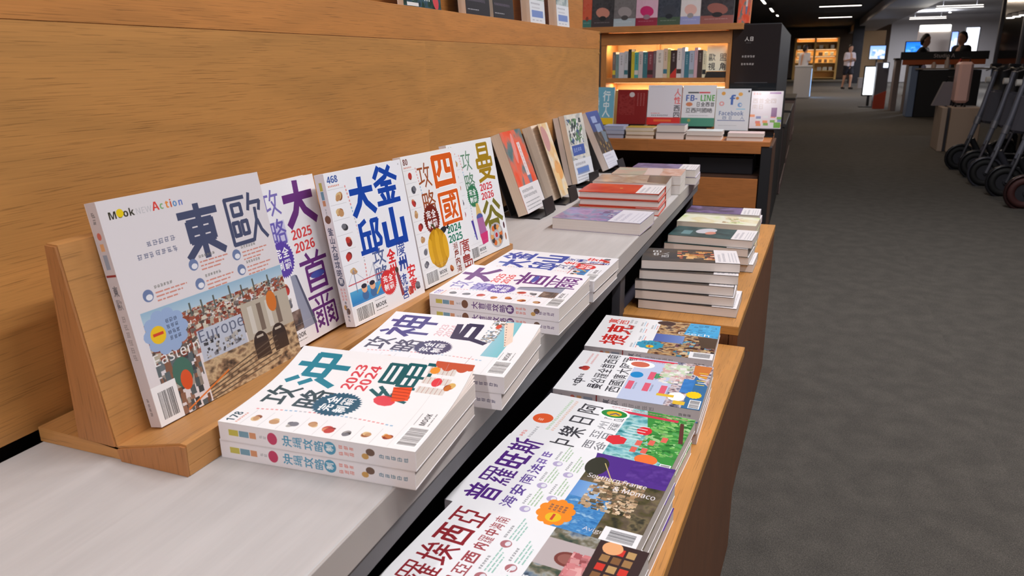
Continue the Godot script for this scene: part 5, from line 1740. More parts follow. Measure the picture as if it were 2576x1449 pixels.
# ------------------------------------------------------------------ far table and its books
func make_far_table() -> void:
	var o := thing("far_display_table", "wooden display table with black posts beyond the end of the white table", "table", Vector3(0.0, 0, -4.33))
	var y := T
	box_part("tabletop", Vector3(-0.05, y - 0.012, 0), Vector3(1.36, 0.024, 0.52), W.far, o, 0.001, 0)
	box_part("front_board", Vector3(-0.071, y - 0.043, 0.25), Vector3(1.318, 0.038, 0.02), W.far, o, 0.001, 0)
	box_part("drawer_front", Vector3(-0.071, 0.473, 0.245), Vector3(1.31, 0.154, 0.02), W.far, o, 0.001, 0)
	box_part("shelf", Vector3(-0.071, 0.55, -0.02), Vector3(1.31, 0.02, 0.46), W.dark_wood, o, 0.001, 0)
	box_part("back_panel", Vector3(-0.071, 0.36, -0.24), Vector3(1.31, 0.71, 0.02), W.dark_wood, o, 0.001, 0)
	box_part("lower_board", Vector3(-0.071, 0.28, 0.245), Vector3(1.31, 0.16, 0.02), W.far, o, 0.001, 0)
	box_part("post", Vector3(0.615, (y - 0.026) * 0.5, 0.225), Vector3(0.052, y - 0.027, 0.06), mat(c8(30, 30, 34), 0.5), o, 0.002)
	box_part("post", Vector3(-0.72, (y - 0.026) * 0.5, 0.225), Vector3(0.012, y - 0.027, 0.06), mat(c8(30, 30, 34), 0.5), o, 0.002)
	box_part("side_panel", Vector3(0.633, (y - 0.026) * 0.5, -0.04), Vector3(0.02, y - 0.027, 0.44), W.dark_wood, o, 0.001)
	# dark boxes kept under the top
	var b := thing("storage_box", "dark storage box in the open shelf of the far wooden table", "box", Vector3(0.38, 0.5601, -4.3))
	box_part("body", Vector3(0, 0.045, 0), Vector3(0.34, 0.09, 0.26), mat(c8(28, 28, 36), 0.5), b, 0.004)
	box_part("lid", Vector3(0, 0.0965, 0), Vector3(0.346, 0.012, 0.266), mat(c8(34, 34, 42), 0.5), b, 0.003)
	var g := "books facing the viewer on the far table"
	var zc := -4.37
	var yb := T + 0.012
	# upright books
	var p := pic(150, 215, 1.5, c8(112, 176, 200), 51)
	p.rect(0, 176, 150, 39, c8(232, 196, 40))
	p.row("行人", 66, 20, 56, 60, 8, c8(226, 240, 244), 30, true)
	p.row("中", 70, 84, 46, 40, 7, c8(226, 240, 244))
	p.cells(0, 60, 40, 110, [c8(112, 176, 200), c8(150, 200, 214), c8(220, 232, 236), c8(112, 176, 200)], 0.03, 3)
	var blue := pic_mat(p.im, 0.4)
	p = pic(170, 205, 1.5, c8(136, 44, 44), 52)
	p.cells(10, 30, 90, 120, [c8(136, 44, 44), c8(150, 60, 58), c8(128, 40, 42)], 0.03, 4)
	p.ell(82, 30, 15, 15, c8(206, 196, 196))
	for k in 3:
		p.small(112 + k * 17, 20, 9, 80, c8(176, 104, 102), true)
	var maroon := pic_mat(p.im, 0.18)
	p = pic(190, 225, 1.5, c8(222, 218, 226), 53)
	p.row("人性", 150, 20, 36, 42, 5, c8(226, 110, 110), 2, true)
	p.row("西四", 150, 112, 36, 36, 5, c8(90, 90, 96), 2, true)
	p.words(14, 8, 80, 4, c8(190, 190, 200))
	p.words(22, 156, 50, 6, c8(222, 130, 130))
	p.small(24, 166, 100, 10, c8(110, 110, 120))
	p.rect(0, 182, 190, 43, c8(216, 52, 48))
	p.rect(40, 194, 100, 12, c8(234, 110, 60))
	var white_red := pic_mat(p.im, 0.25)
	p = pic(185, 225, 1.5, c8(224, 224, 228), 54)
	p.rect(30, 36, 60, 8, c8(80, 80, 80))
	p.rect(92, 36, 60, 8, c8(206, 70, 80))
	p.text("FB-", 16, 86, 46, c8(74, 100, 170), true, 0.98)
	p.text("LINE", 98, 86, 46, c8(76, 160, 60), true, 0.8)
	p.burst(40, 104, 20, 12, c8(206, 130, 90), 9)
	p.row("日全西首", 78, 92, 24, 24, 3.2, c8(80, 80, 84), 2)
	p.row("亞西阿國略", 22, 124, 28, 26, 3.4, c8(80, 80, 84), 2)
	p.words(40, 164, 110, 4, c8(160, 160, 170))
	p.rect(0, 178, 185, 47, c8(66, 140, 116))
	p.ell(44, 192, 9, 9, c8(160, 160, 90))
	var fbline := pic_mat(p.im, 0.35)
	p = pic(182, 228, 1.5, c8(216, 220, 226), 55)
	p.text("f", 70, 88, 72, c8(60, 100, 176), true, 1.15)
	p.ell(36, 26, 11, 10, c8(222, 160, 70))
	p.ell(128, 30, 12, 10, c8(230, 170, 80))
	p.ell(112, 52, 9, 8, c8(206, 140, 60))
	p.ell(30, 82, 14, 13, c8(222, 160, 160))
	p.ell(30, 82, 6, 6, c8(216, 220, 226))
	p.ell(128, 88, 12, 12, c8(120, 160, 210))
	p.ell(132, 88, 6, 6, c8(216, 220, 226))
	p.rect(110, 108, 48, 6, c8(150, 200, 226))
	p.text("Facebook", 16, 146, 32, c8(112, 130, 170), true, 0.92)
	p.row("四日一人", 40, 150, 20, 18, 2.6, c8(120, 136, 170), 12)
	p.rect(12, 172, 150, 4, c8(90, 110, 160))
	p.ell(172, 14, 6, 6, c8(50, 52, 60), 6)
	p.words(20, 200, 100, 3, c8(170, 174, 182))
	var fbook := pic_mat(p.im, 0.35)
	p = pic(168, 205, 1.5, c8(226, 216, 224), 56)
	p.small(8, 8, 60, 14, c8(206, 110, 100))
	p.rect(96, 6, 60, 9, c8(150, 80, 160))
	p.row("西首全四", 8, 40, 30, 26, 4, c8(196, 172, 170), 2)
	p.row("南日", 8, 72, 30, 26, 4, c8(206, 186, 184), 2)
	for k in 14:
		p.rect((k * 37) % 150, 128 + (k * 23) % 66, 26, 14, [c8(236, 140, 80), c8(226, 226, 230), c8(120, 170, 60), c8(230, 120, 100), c8(120, 130, 180)][k % 5])
	p.rect(112, 90, 30, 50, c8(128, 66, 130))
	p.rect(130, 170, 36, 30, c8(106, 170, 50))
	var collage := pic_mat(p.im, 0.14)
	var q := [
		[-0.352, 0.085, 0.215, 0.02, blue, mat(c8(112, 176, 200), 0.4), 0.799, "light blue upright book with a yellow foot, leftmost facing book on the far table", "light blue facing book"],
		[-0.246, 0.175, 0.195, 0.035, maroon, mat(c8(90, 96, 104), 0.4), 0.805, "thick glossy maroon upright book with a pale disc on its cover", "glossy maroon facing book"],
		[-0.068, 0.19, 0.222, 0.03, white_red, mat(c8(214, 210, 214), 0.4), 0.803, "white upright book with red column lettering and a red foot", "white facing book with a red foot"],
		[0.128, 0.184, 0.226, 0.025, fbline, mat(c8(206, 206, 210), 0.4), 0.798, "white upright book reading FB-LINE with a green foot", "facing book reading FB-LINE"],
		[0.316, 0.181, 0.226, 0.02, fbook, mat(c8(206, 210, 216), 0.4), 0.779, "pale grey upright book reading Facebook under a blue letter f", "facing book reading Facebook"],
		[0.502, 0.164, 0.2, 0.02, collage, mat(c8(206, 206, 206), 0.4), 0.792, "upright book with a patchwork of coloured pictures, rightmost on the far table", "patchwork-covered facing book"],
	]
	for e in q:
		var w: float = e[1] if e[0] > -0.3 else 0.12
		var o2 := book("paperback", e[7], g, w, e[2], e[3], e[4], e[5], e[5], W.paper, false)
		face_near(o2, Vector3(e[0] - (w - e[1]), e[6], zc + 0.03), 0.0, 9.0, w, e[3])
		var s := thing("book_easel", "black stand under the " + e[8], "book stand", Vector3(e[0] + e[1] * 0.5, T, zc), "black stands on the far table")
		var hh: float = e[6] - T
		box_part("base", Vector3(0, 0.003, 0.0), Vector3(0.1, 0.005, 0.1), W.black_metal, s)
		box_part("riser", Vector3(0, hh * 0.5, -0.0), Vector3(0.1, hh - 0.006, 0.012), W.black_metal, s)
		box_part("ledge", Vector3(0, hh - 0.0045, 0.012), Vector3(e[1] * 0.9, 0.004, 0.07), W.black_metal, s)
	# flat stacks along the front edge
	var zf := -4.10
	g = "books lying along the front of the far table"
	var stacks := [
		[-0.262, 0.115, 0.066, 3, mat(c8(150, 160, 190), 0.5), mat(c8(172, 176, 196), 0.7), "pale blue book", "first stack from the left on the far table"],
		[-0.135, 0.155, 0.06, 3, mat(c8(176, 150, 60), 0.4), W.paper_warm, "ochre-covered book", "second stack from the left on the far table"],
		[0.034, 0.15, 0.076, 2, mat(c8(110, 116, 140), 0.3), W.paper, "thick slate-covered book", "middle stack on the far table"],
		[0.195, 0.185, 0.048, 2, mat(c8(222, 226, 226), 0.4), W.paper, "white-covered book", "fourth stack from the left on the far table"],
		[0.409, 0.182, 0.04, 2, mat(c8(226, 200, 196), 0.4), W.paper, "pinkish white book", "rightmost stack on the far table"],
	]
	for e in stacks:
		var n: int = e[3]
		var t: float = e[2] / n - 0.0003
		for k in n:
			var pos := "bottom copy" if k == 0 else ("top copy" if k == n - 1 else "middle copy")
			var o3 := book("paperback", "%s, %s of the %s" % [e[6], pos, e[7]], g, 0.13, e[1], t, e[4], e[4], e[4], e[5], true)
			lay(o3, e[0] + (0.004 if k % 2 == 1 else 0.0), T + 0.0003 + k * (t + 0.0003), zf + 0.004 * (k % 2), 0.6, 0.13, e[1])

# ------------------------------------------------------------------ bookcase behind the far table
func make_bookcase() -> void:
	var z := -4.6
	var o := thing("bookcase", "lit wooden bookcase behind the far table", "bookcase", Vector3(-0.035, 0, z - 0.16))
	var zz := 0.16
	box_part("top_shelf", Vector3(-0.2, 1.337, 0.02), Vector3(1.3, 0.034, 0.36), W.case, o, 0.001, 0)
	box_part("top_rail", Vector3(0.0, 1.283, 0.148), Vector3(0.76, 0.07, 0.02), W.case, o, 0.001, 0)
	box_part("side_board", Vector3(-0.362, 0.66, 0), Vector3(0.034, 1.318, 0.31), W.case, o, 0.001, 1)
	box_part("side_board", Vector3(0.379, 0.66, 0), Vector3(0.022, 1.318, 0.31), W.case, o, 0.001, 1)
	box_part("back_board", Vector3(0.01, 0.66, -0.15), Vector3(0.712, 1.318, 0.012), W.case_inside, o, 0.001, 0)
	for y in [1.043, 0.76, 0.45, 0.08]:
		box_part("shelf", Vector3(0.01, y, 0.0), Vector3(0.712, 0.028, 0.29), W.case, o, 0.001, 0)
	box_part("divider", Vector3(-0.08, 1.18, -0.13), Vector3(0.016, 0.24, 0.02), W.case, o, 0.001, 1)
	# light strips under the top and under the shelf
	for y in [1.3145, 1.0265]:
		var s := thing("light_strip", "warm light strip under the bookcase " + ("top" if y > 1.2 else "shelf"), "lamp", Vector3(-0.025, y, z - (0.06 if y > 1.2 else 0.16)))
		box_part("diffuser", Vector3(0, 0, 0), Vector3(0.68, 0.004, 0.02), glow(Color(1.0, 0.90, 0.68), 3.0), s, 0.001)
		var l := AreaLight3D.new()
		l.name = "light"
		l.area_size = Vector2(0.68, 0.02)
		l.rotation.x = -PI / 2
		l.position.y = -0.005
		l.light_color = Color(1.0, 0.95, 0.80)
		l.light_energy = 0.75
		l.area_range = 20.0
		l.area_attenuation = 2.0
		l.shadow_enabled = true
		s.add_child(l, true)
	# spines on the lit shelf
	var r := RandomNumberGenerator.new()
	r.seed = 12
	var cols := [c8(120, 110, 104), c8(120, 150, 150), c8(206, 206, 214), c8(196, 200, 206), c8(40, 42, 44), c8(214, 196, 60), c8(80, 170, 166), c8(206, 196, 196), c8(60, 116, 126), c8(130, 60, 70), c8(110, 90, 96), c8(222, 214, 206), c8(214, 190, 170), c8(190, 180, 110), c8(60, 40, 40), c8(220, 214, 214), c8(190, 190, 200), c8(60, 120, 140), c8(170, 180, 200), c8(206, 170, 180), c8(70, 54, 50), c8(226, 220, 190)]
	var words := ["brown-grey", "grey-teal", "pale grey", "silver grey", "black", "yellow", "turquoise", "off-white", "deep teal", "wine red", "mauve grey", "white", "peach", "olive", "black and red", "plain white", "light grey", "petrol blue", "pale blue", "pink", "dark brown", "cream"]
	var x := -0.345
	var total := 0.0
	var ws := []
	for k in cols.size():
		ws.append([0.018, 0.018, 0.03, 0.022, 0.018, 0.018, 0.022, 0.024, 0.026, 0.03, 0.016, 0.04, 0.022, 0.016, 0.034, 0.026, 0.016, 0.024, 0.026, 0.018, 0.026, 0.02][k])
		total += ws[k]
	var sc := 0.562 / total
	for k in cols.size():
		var w: float = ws[k] * sc - 0.0006
		var h := 0.15 + r.randf() * 0.025
		if k < 2: h -= 0.02
		var p := pic(w * 1000.0, h * 1000.0, 1.4, cols[k], 100 + k)
		p.small(w * 280.0, 18, w * 420.0, 60, cols[k].lightened(0.5) if cols[k].get_luminance() < 0.5 else cols[k].darkened(0.35), true)
		if words[k] == "black and red":
			p.poly([Vector2(0, 140), Vector2(40, 96), Vector2(40, 160), Vector2(0, 170)], c8(206, 50, 44))
		elif k % 3 == 0:
			p.rect(0, h * 700.0, 60, 26, cols[(k + 5) % cols.size()])
		var pm := mat(cols[k], 0.5)
		var o2 := book("shelved_book", "%s book spine on the lit bookcase shelf, %s" % [words[k], "left part" if k < 8 else ("middle part" if k < 15 else "right part")], "spines on the lit bookcase shelf", 0.12, h, w, pm, pic_mat(p.im, 0.5), pm, W.paper, false)
		o2.transform = Transform3D(Basis(Vector3(0, 0, -1), Vector3.UP, Vector3(1, 0, 0)), Vector3(x, 1.0572, z - 0.02 - 0.06))
		x += w + 0.0006
	# card that reads 歐盟視角
	var c := pic(130, 142, 2.0, c8(238, 236, 214), 91)
	c.row("歐盟", 12, 46, 40, 40, 5, c8(56, 56, 58), 26)
	c.row("視角", 12, 96, 40, 40, 5, c8(56, 56, 58), 26)
	var s := thing("sign_card", "white card reading 歐盟視角 at the right end of the lit shelf", "sign", Vector3(0.278, 1.0572, z - 0.03))
	var st := begin()
	var xf := Transform3D(Basis(Vector3.RIGHT, -0.08), Vector3(0, 0.036, 0))
	quad(st, xf * Vector3(-0.062, 0, 0.002), xf * Vector3(0.062, 0, 0.002), xf * Vector3(0.062, 0.146, 0.002), xf * Vector3(-0.062, 0.146, 0.002), Vector3(0, 0.08, 1).normalized())
	mesh_in("print", st, pic_mat(c.im, 0.5), s)
	st = begin()
	bx(st, Vector3(0, 0.073, 0), Vector3(0.124, 0.146, 0.003), 0.0, 0, xf)
	mesh_in("card", st, mat(c8(236, 234, 220), 0.5), s)
	st = begin()
	prism(st, PackedVector2Array([Vector2(-0.066, 0.0003), Vector2(0.066, 0.0003), Vector2(0.056, 0.034), Vector2(-0.056, 0.034)]), -0.02, 0.016)
	mesh_in("holder", st, mat(c8(36, 34, 34), 0.5), s)
	# tops of the books on the next shelf down
	x = -0.33
	var low := [["tan box file", c8(190, 150, 90), 0.05, 0.21], ["cream paperback", c8(226, 214, 180), 0.1, 0.18], ["silver headphone case", c8(200, 200, 214), 0.07, 0.2], ["mint green binder", c8(190, 220, 196), 0.1, 0.225], ["navy book", c8(40, 48, 66), 0.06, 0.215], ["red-orange book", c8(214, 74, 50), 0.036, 0.228], ["dark green book", c8(44, 74, 60), 0.04, 0.215], ["aqua book", c8(110, 180, 170), 0.028, 0.218], ["brown-black book", c8(60, 60, 54), 0.06, 0.215], ["pale yellow binder", c8(236, 232, 196), 0.1, 0.225]]
	for e in low:
		var pm := mat(e[1], 0.5)
		var b := book("shelved_book", "%s on the shelf below the lit row" % e[0], "books on the bookcase's second shelf", 0.13, e[3], e[2] - 0.001, pm, pm, pm, W.paper, false)
		b.transform = Transform3D(Basis(Vector3(0, 0, -1), Vector3.UP, Vector3(1, 0, 0)), Vector3(x, 0.7742, z - 0.02 - 0.065))
		x += e[2] + 0.002
	# books facing the viewer on top of the bookcase
	var g := "books facing the viewer on top of the bookcase"
	var tops := [
		[-0.535, 0.056, "orange and teal book at the left end of the bookcase top", [c8(214, 76, 40), c8(214, 90, 50), c8(60, 120, 110)]],
		[-0.477, 0.134, "dark book with a salmon hand shape on the bookcase top", [c8(44, 40, 42), c8(206, 136, 116), c8(60, 50, 52)]],
		[-0.341, 0.132, "grey photographic book with a pale foot on the bookcase top", [c8(110, 104, 104), c8(160, 150, 150), c8(176, 190, 198)]],
		[-0.207, 0.128, "pink book with a magenta disc on the bookcase top", [c8(222, 176, 196), c8(206, 40, 110), c8(150, 40, 66)]],
		[-0.077, 0.13, "dark slate book with a green spot on the bookcase top", [c8(48, 54, 66), c8(60, 64, 74), c8(70, 90, 70)]],
		[0.055, 0.112, "white and lavender book on the bookcase top", [c8(222, 214, 214), c8(226, 180, 170), c8(150, 156, 206)]],
		[0.17, 0.184, "wide dark book with a rose-brown band on the bookcase top", [c8(40, 34, 40), c8(150, 90, 80), c8(146, 86, 80)]],
	]
	for e in tops:
		var p := pic(e[1] * 1000.0, 210, 1.4, e[3][0], 130 + int(e[1] * 1000))
		p.cells(0, 0, e[1] * 1000.0, 210, [e[3][0], e[3][0].lightened(0.1), e[3][0]], 0.02, 5)
		p.ell(e[1] * 500.0, 128, e[1] * 320.0, 30, e[3][1], 14, 0.2)
		p.rect(0, 164, e[1] * 1000.0, 46, e[3][2])
		p.ell(e[1] * 500.0, 160, e[1] * 160.0, 14, e[3][0].darkened(0.3))
		p.words(e[1] * 120.0, 180, e[1] * 700.0, 6, e[3][2].lightened(0.3))
		var pm := mat(e[3][0], 0.4)
		var b := book("paperback", e[2], g, e[1], 0.21, 0.02, pic_mat(p.im, 0.35), pm, pm, W.paper, true)
		face_near(b, Vector3(e[0], 1.3545, z + 0.0), 0.0, 6.0, e[1], 0.02)
	for e in [[0.372, 0.05, "orange floral book at the right end of the bookcase top", c8(224, 140, 96)]]:
		var pm := pic_mat(cover_novel("sage"), 0.4)
		var b := book("paperback", e[2], g, 0.07, 0.21, 0.02, pic_mat(cover_novel("orange"), 0.4), mat(e[3], 0.4), mat(e[3], 0.4), W.paper, true)
		face_near(b, Vector3(e[0], 1.3545, z - 0.03), -12.0, 6.0, 0.07, 0.02)

# ------------------------------------------------------------------ black sign pillar
func make_sign() -> void:
	var o := thing("sign_pillar", "glossy black sign pillar with small white lettering right of the bookcase", "sign", Vector3(0.487, 0, -5.6))
	box_part("body", Vector3(0, 0.675, -0.1), Vector3(0.262, 1.35, 2.18), mat(c8(34, 33, 36), 0.5), o, 0.004, 1)
	var p := pic(240, 500, 2.0, c8(42, 38, 40), 61)
	p.row("人日", 62, 62, 22, 22, 3, c8(220, 216, 214), 2)
	p.small(70, 92, 30, 4, c8(140, 136, 136))
	p.small(52, 158, 74, 13, c8(206, 200, 198))
	p.small(50, 198, 78, 13, c8(206, 200, 198))
	p.rect(24, 300, 170, 3, c8(84, 86, 92))
	p.rect(0, 304, 240, 196, c8(30, 36, 42))
	var st := begin()
	var z := 0.992
	quad(st, Vector3(-0.128, 0.82, z), Vector3(0.128, 0.82, z), Vector3(0.128, 1.345, z), Vector3(-0.128, 1.345, z), Vector3(0, 0, 1))
	mesh_in("face_plate", st, pic_mat(p.im, 0.1), o)

# ------------------------------------------------------------------ the corridor beyond
func cabinet(called: String, label: String, cat: String, c: Vector3, s: Vector3, m: Material, top_m: Material, top_t := 0.03) -> Node3D:
	var o := thing(called, label, cat, Vector3(c.x, 0, c.z))
	box_part("body", Vector3(0, (s.y - top_t) * 0.5, 0), Vector3(s.x, s.y - top_t - 0.001, s.z), m, o, 0.006)
	box_part("top", Vector3(0, s.y - top_t * 0.5, 0), Vector3(s.x + 0.02, top_t, s.z + 0.02), top_m, o, 0.004)
	return o

func screen(label: String, called: String, at: Vector3, w: float, h: float, c1: Color, c2: Color, energy: float, stand: bool) -> void:
	var o := thing(called, label, "screen", at)
	box_part("frame", Vector3(0, h * 0.5, -0.03), Vector3(w + 0.06, h + 0.06, 0.05), W_black(), o, 0.006)
	var im := pic(100, 100, 1.0, c1, int(w * 100))
	im.grad(0, 0, 100, 100, c1, c2)
	im.scatter(0, 30, 100, 70, [c1, c2, c2.lightened(0.4)], 20, 8, 26)
	var m := StandardMaterial3D.new()
	m.albedo_color = Color(0.02, 0.02, 0.02)
	m.emission_enabled = true
	m.emission = Color.WHITE
	m.emission_texture = ImageTexture.create_from_image(im.im)
	m.emission_operator = BaseMaterial3D.EMISSION_OP_MULTIPLY
	m.emission_energy_multiplier = energy
	var st := begin()
	quad(st, Vector3(-w * 0.5, 0, 0), Vector3(w * 0.5, 0, 0), Vector3(w * 0.5, h, 0), Vector3(-w * 0.5, h, 0), Vector3(0, 0, 1))
	mesh_in("panel", st, m, o)
	if stand:
		box_part("pole", Vector3(0, -at.y * 0.5, -0.03), Vector3(0.06, at.y - 0.06, 0.04), W_black(), o, 0.004)
		box_part("foot", Vector3(0, -at.y + 0.012, -0.03), Vector3(0.4, 0.022, 0.3), W_black(), o, 0.004)
	area_light(o, Vector3(0, h * 0.5, 0.012), Vector2(w, h), Vector3(0, PI, 0), c1.lerp(Color.WHITE, 0.5), energy * w * h * 0.25)

func area_light(o: Node3D, at: Vector3, size: Vector2, rot: Vector3, c: Color, energy: float) -> void:
	var l := AreaLight3D.new()
	l.name = "light"
	l.area_size = size
	l.rotation = rot
	l.position = at
	l.light_color = c
	l.light_energy = energy
	l.area_range = 60.0
	l.area_attenuation = 2.0
	l.shadow_enabled = true
	o.add_child(l, true)

func make_corridor() -> void:
	# display cases along the left side of the aisle
	var pale := mat(c8(170, 160, 158), 0.6)
	for e in [[-7.7, "dark low display case beyond the sign pillar", c8(58, 48, 46)], [-9.6, "brown display case along the left side of the aisle", c8(96, 78, 74)], [-12.6, "mauve-grey display case farther along the left side of the aisle", c8(136, 116, 114)]]:
		var o := cabinet("display_case", e[1], "cabinet", Vector3(0.30, 0, e[0]), Vector3(0.66, 0.62, 1.5), mat(e[2], 0.55), mat(c8(60, 56, 56), 0.4))
		box_part("kick_board", Vector3(0.332, 0.05, 0), Vector3(0.01, 0.09, 1.46), mat(c8(120, 100, 96), 0.6), o)
	# white lit counter with a cold light strip
	var o2 := cabinet("white_counter", "white counter with a cold blue light strip at the left of the corridor", "counter", Vector3(0.62, 0, -26.4), Vector3(0.5, 0.98, 1.2), mat(c8(206, 204, 206), 0.5), mat(c8(220, 222, 226), 0.3), 0.05)
	box_part("light_strip", Vector3(0.254, 0.46, 0.3), Vector3(0.012, 0.84, 0.5), glow(Color(0.6, 0.78, 1.0), 3.2), o2, 0.002)
	area_light(o2, Vector3(0.27, 0.46, 0.3), Vector2(0.5, 0.84), Vector3(0, -PI / 2, 0), Color(0.6, 0.78, 1.0), 0.9)
	# lit wooden shelves at the far end
	var b := thing("far_bookcase", "glowing wooden shelves at the far end of the corridor", "bookcase", Vector3(1.1, 0, -49.8))
	var fw := mat(c8(222, 176, 104), 0.5)
	for x in [-1.2, -0.1, 1.15]:
		box_part("upright", Vector3(x, 1.2, 0), Vector3(0.12, 2.4, 0.4), fw, b, 0.005)
	for y in [0.1, 0.5, 0.95, 1.35, 1.75, 2.15, 2.38]:
		box_part("shelf", Vector3(-0.02, y, 0), Vector3(2.28, 0.05, 0.38), fw, b, 0.005)
	box_part("back_board", Vector3(-0.02, 1.2, -0.2), Vector3(2.4, 2.4, 0.02), fw, b)
	var r := RandomNumberGenerator.new()
	r.seed = 3
	for y in [0.53, 0.98, 1.38, 1.78]:
		for k in 7:
			var x := -1.0 + k * 0.31
			if absf(x + 0.1) < 0.16: continue
			var s := thing("packaged_item", "small boxed item on the glowing far shelves", "box", Vector3(1.1 + x, y - 0.004, -49.72), "boxed goods on the glowing far shelves")
			box_part("carton", Vector3(0, 0.1, 0), Vector3(0.16 + r.randf() * 0.08, 0.2, 0.12), mat([c8(226, 214, 196), c8(190, 150, 90), c8(120, 90, 70), c8(236, 226, 200)][r.randi() % 4], 0.5), s, 0.004)
	for y in [2.34, 1.72, 1.32]:
		var s := thing("light_strip", "warm light strip inside the far shelves, " + ("top row" if y > 2 else ("second row" if y > 1.5 else "third row")), "lamp", Vector3(1.08, y, -49.66))
		box_part("diffuser", Vector3(0, 0, 0), Vector3(2.1, 0.012, 0.03), glow(Color(1.0, 0.92, 0.76), 3.0), s, 0.002)
		area_light(s, Vector3(0, -0.012, 0.02), Vector2(2.1, 0.04), Vector3(-PI / 2, 0, 0), Color(1.0, 0.90, 0.70), 1.8)
	# dark column and beige wall piece
	var st := begin()
	bx(st, Vector3(2.9, 1.5, -42.0), Vector3(0.5, 3.02, 0.5), 0.01)
	tag(mesh_in("column", st, mat(c8(34, 34, 42), 0.6)), "dark square column at the far end of the corridor", "column")
	st = begin()
	bx(st, Vector3(3.75, 1.3, -46.0), Vector3(1.4, 2.6, 0.2), 0.01)
	tag(mesh_in("beige_screen_wall", st, mat(c8(206, 172, 130), 0.7)), "beige free-standing wall right of the dark column", "wall panel")
	var bench := cabinet("low_cabinet", "small grey cabinet on the floor beside the walking person", "cabinet", Vector3(2.95, 0, -34.4), Vector3(0.5, 0.42, 0.4), mat(c8(150, 146, 148), 0.6), mat(c8(160, 156, 158), 0.5))
	# screens and lit boards
	screen("blue-white display screen beside the beige wall", "display_screen", Vector3(3.4, 1.15, -35.8), 0.58, 0.52, Color(0.55, 0.72, 1.0), Color(0.9, 0.92, 0.95), 2.0, true)
	screen("bright blue screen behind the counter", "display_screen", Vector3(3.86, 1.30, -27.4), 0.55, 0.34, Color(0.10, 0.45, 1.0), Color(0.3, 0.65, 1.0), 2.2, true)
	screen("white glowing menu stand on the floor before the counter", "menu_stand", Vector3(2.22, 0.30, -20.8), 0.27, 0.66, Color(0.9, 0.95, 1.0), Color(1.0, 1.0, 1.0), 4.0, true)
	screen("tall blue-white lit strip beside the bright lit board", "lit_board", Vector3(4.93, 1.30, -27.6), 0.16, 0.62, Color(0.5, 0.62, 1.0), Color(0.8, 0.86, 1.0), 3.0, true)
	screen("white glowing panel right of the counter staff", "lit_board", Vector3(5.45, 1.15, -27.9), 0.36, 0.9, Color(0.9, 0.92, 1.0), Color(1.0, 1.0, 1.0), 3.0, true)
	var wb := thing("menu_board", "large pale board behind the counter with a glowing white header", "sign", Vector3(4.48, 0, -28.6))
	box_part("board", Vector3(0, 1.25, 0), Vector3(0.94, 1.5, 0.08), mat(c8(226, 214, 208), 0.6), wb, 0.01)
	box_part("header", Vector3(0, 2.08, 0.06), Vector3(0.9, 0.2, 0.06), glow(Color(1.0, 0.98, 0.94), 5.0), wb, 0.02)
	for x in [-0.4, 0.4]:
		box_part("leg", Vector3(x, 0.25, 0), Vector3(0.05, 0.5, 0.05), W_black(), wb)
	area_light(wb, Vector3(0, 2.08, 0.1), Vector2(0.9, 0.2), Vector3(0, PI, 0), Color(1.0, 0.98, 0.94), 1.5)
	# counter
	var c := thing("service_counter", "black service counter with an orange-lit back shelf", "counter", Vector3(3.4, 0, -17.6))
	box_part("front_panel", Vector3(0.0, 0.46, 0.0), Vector3(1.1, 0.92, 0.5), mat(c8(18, 20, 28), 0.6), c, 0.01)
	box_part("top", Vector3(0.05, 0.945, 0.0), Vector3(1.35, 0.03, 0.56), mat(c8(150, 140, 132), 0.4), c, 0.005)
	box_part("side_panel", Vector3(-0.62, 0.5, -0.02), Vector3(0.13, 1.0, 0.5), mat(c8(110, 130, 166), 0.5), c, 0.01)
	box_part("back_shelf", Vector3(-0.05, 1.07, -0.42), Vector3(1.5, 0.1, 0.1), mat(c8(190, 96, 44), 0.5), c, 0.005)
	box_part("valance", Vector3(-0.05, 1.2, -0.42), Vector3(1.6, 0.16, 0.06), mat(c8(20, 20, 26), 0.5), c, 0.005)
	var lt := begin()
	var tm := TextMesh.new()
	tm.text = "Studio A"
	tm.font_size = 16
	tm.pixel_size = 0.006
	tm.depth = 0.006
	var tn := MeshInstance3D.new()
	tn.mesh = tm
	tn.material_override = mat(c8(206, 200, 206), 0.5)
	tn.name = "lettering"
	tn.position = Vector3(-0.05, 1.2, -0.386)
	c.add_child(tn, true)
	for e in [[-0.28, 0.10, c8(220, 196, 186), "pale cup on the service counter"], [0.18, 0.15, c8(236, 60, 40), "bright red bottle on the service counter"], [-0.46, 0.05, c8(150, 150, 190), "small glinting dish on the service counter"], [-0.05, 0.18, c8(206, 190, 184), "tall pale bottle on the service counter"]]:
		var b2 := thing("bottle", e[3], "bottle" if e[1] > 0.12 else "cup", Vector3(3.4 + e[0], 0.9605, -17.5))
		st = begin()
		tube(st, [Vector3(0, 0, 0), Vector3(0, e[1] * 0.7, 0), Vector3(0, e[1] * 0.8, 0)], 0.045, 12)
		mesh_in("body", st, mat(e[2], 0.4), b2)
		st = begin()
		tube(st, [Vector3(0, e[1] * 0.8, 0), Vector3(0, e[1] * 1.15, 0)], 0.03, 12, 0.022)
		mesh_in("cap", st, mat(e[2].lightened(0.2), 0.4), b2)
	for e in [[2.66, -19.6, 1.12, c8(150, 138, 140), "grey-beige counter pillar left of the black counter"], [2.84, -18.8, 1.1, c8(120, 110, 112), "darker pillar beside the black counter"]]:
		var o3 := thing("pillar", e[4], "pillar", Vector3(e[0], 0, e[1]))
		box_part("shaft", Vector3(0, e[2] * 0.5, 0), Vector3(0.11, e[2], 0.5), mat(e[3], 0.6), o3, 0.006)
		box_part("cap", Vector3(0, e[2] + 0.02, 0), Vector3(0.15, 0.04, 0.54), W_black(), o3, 0.004)
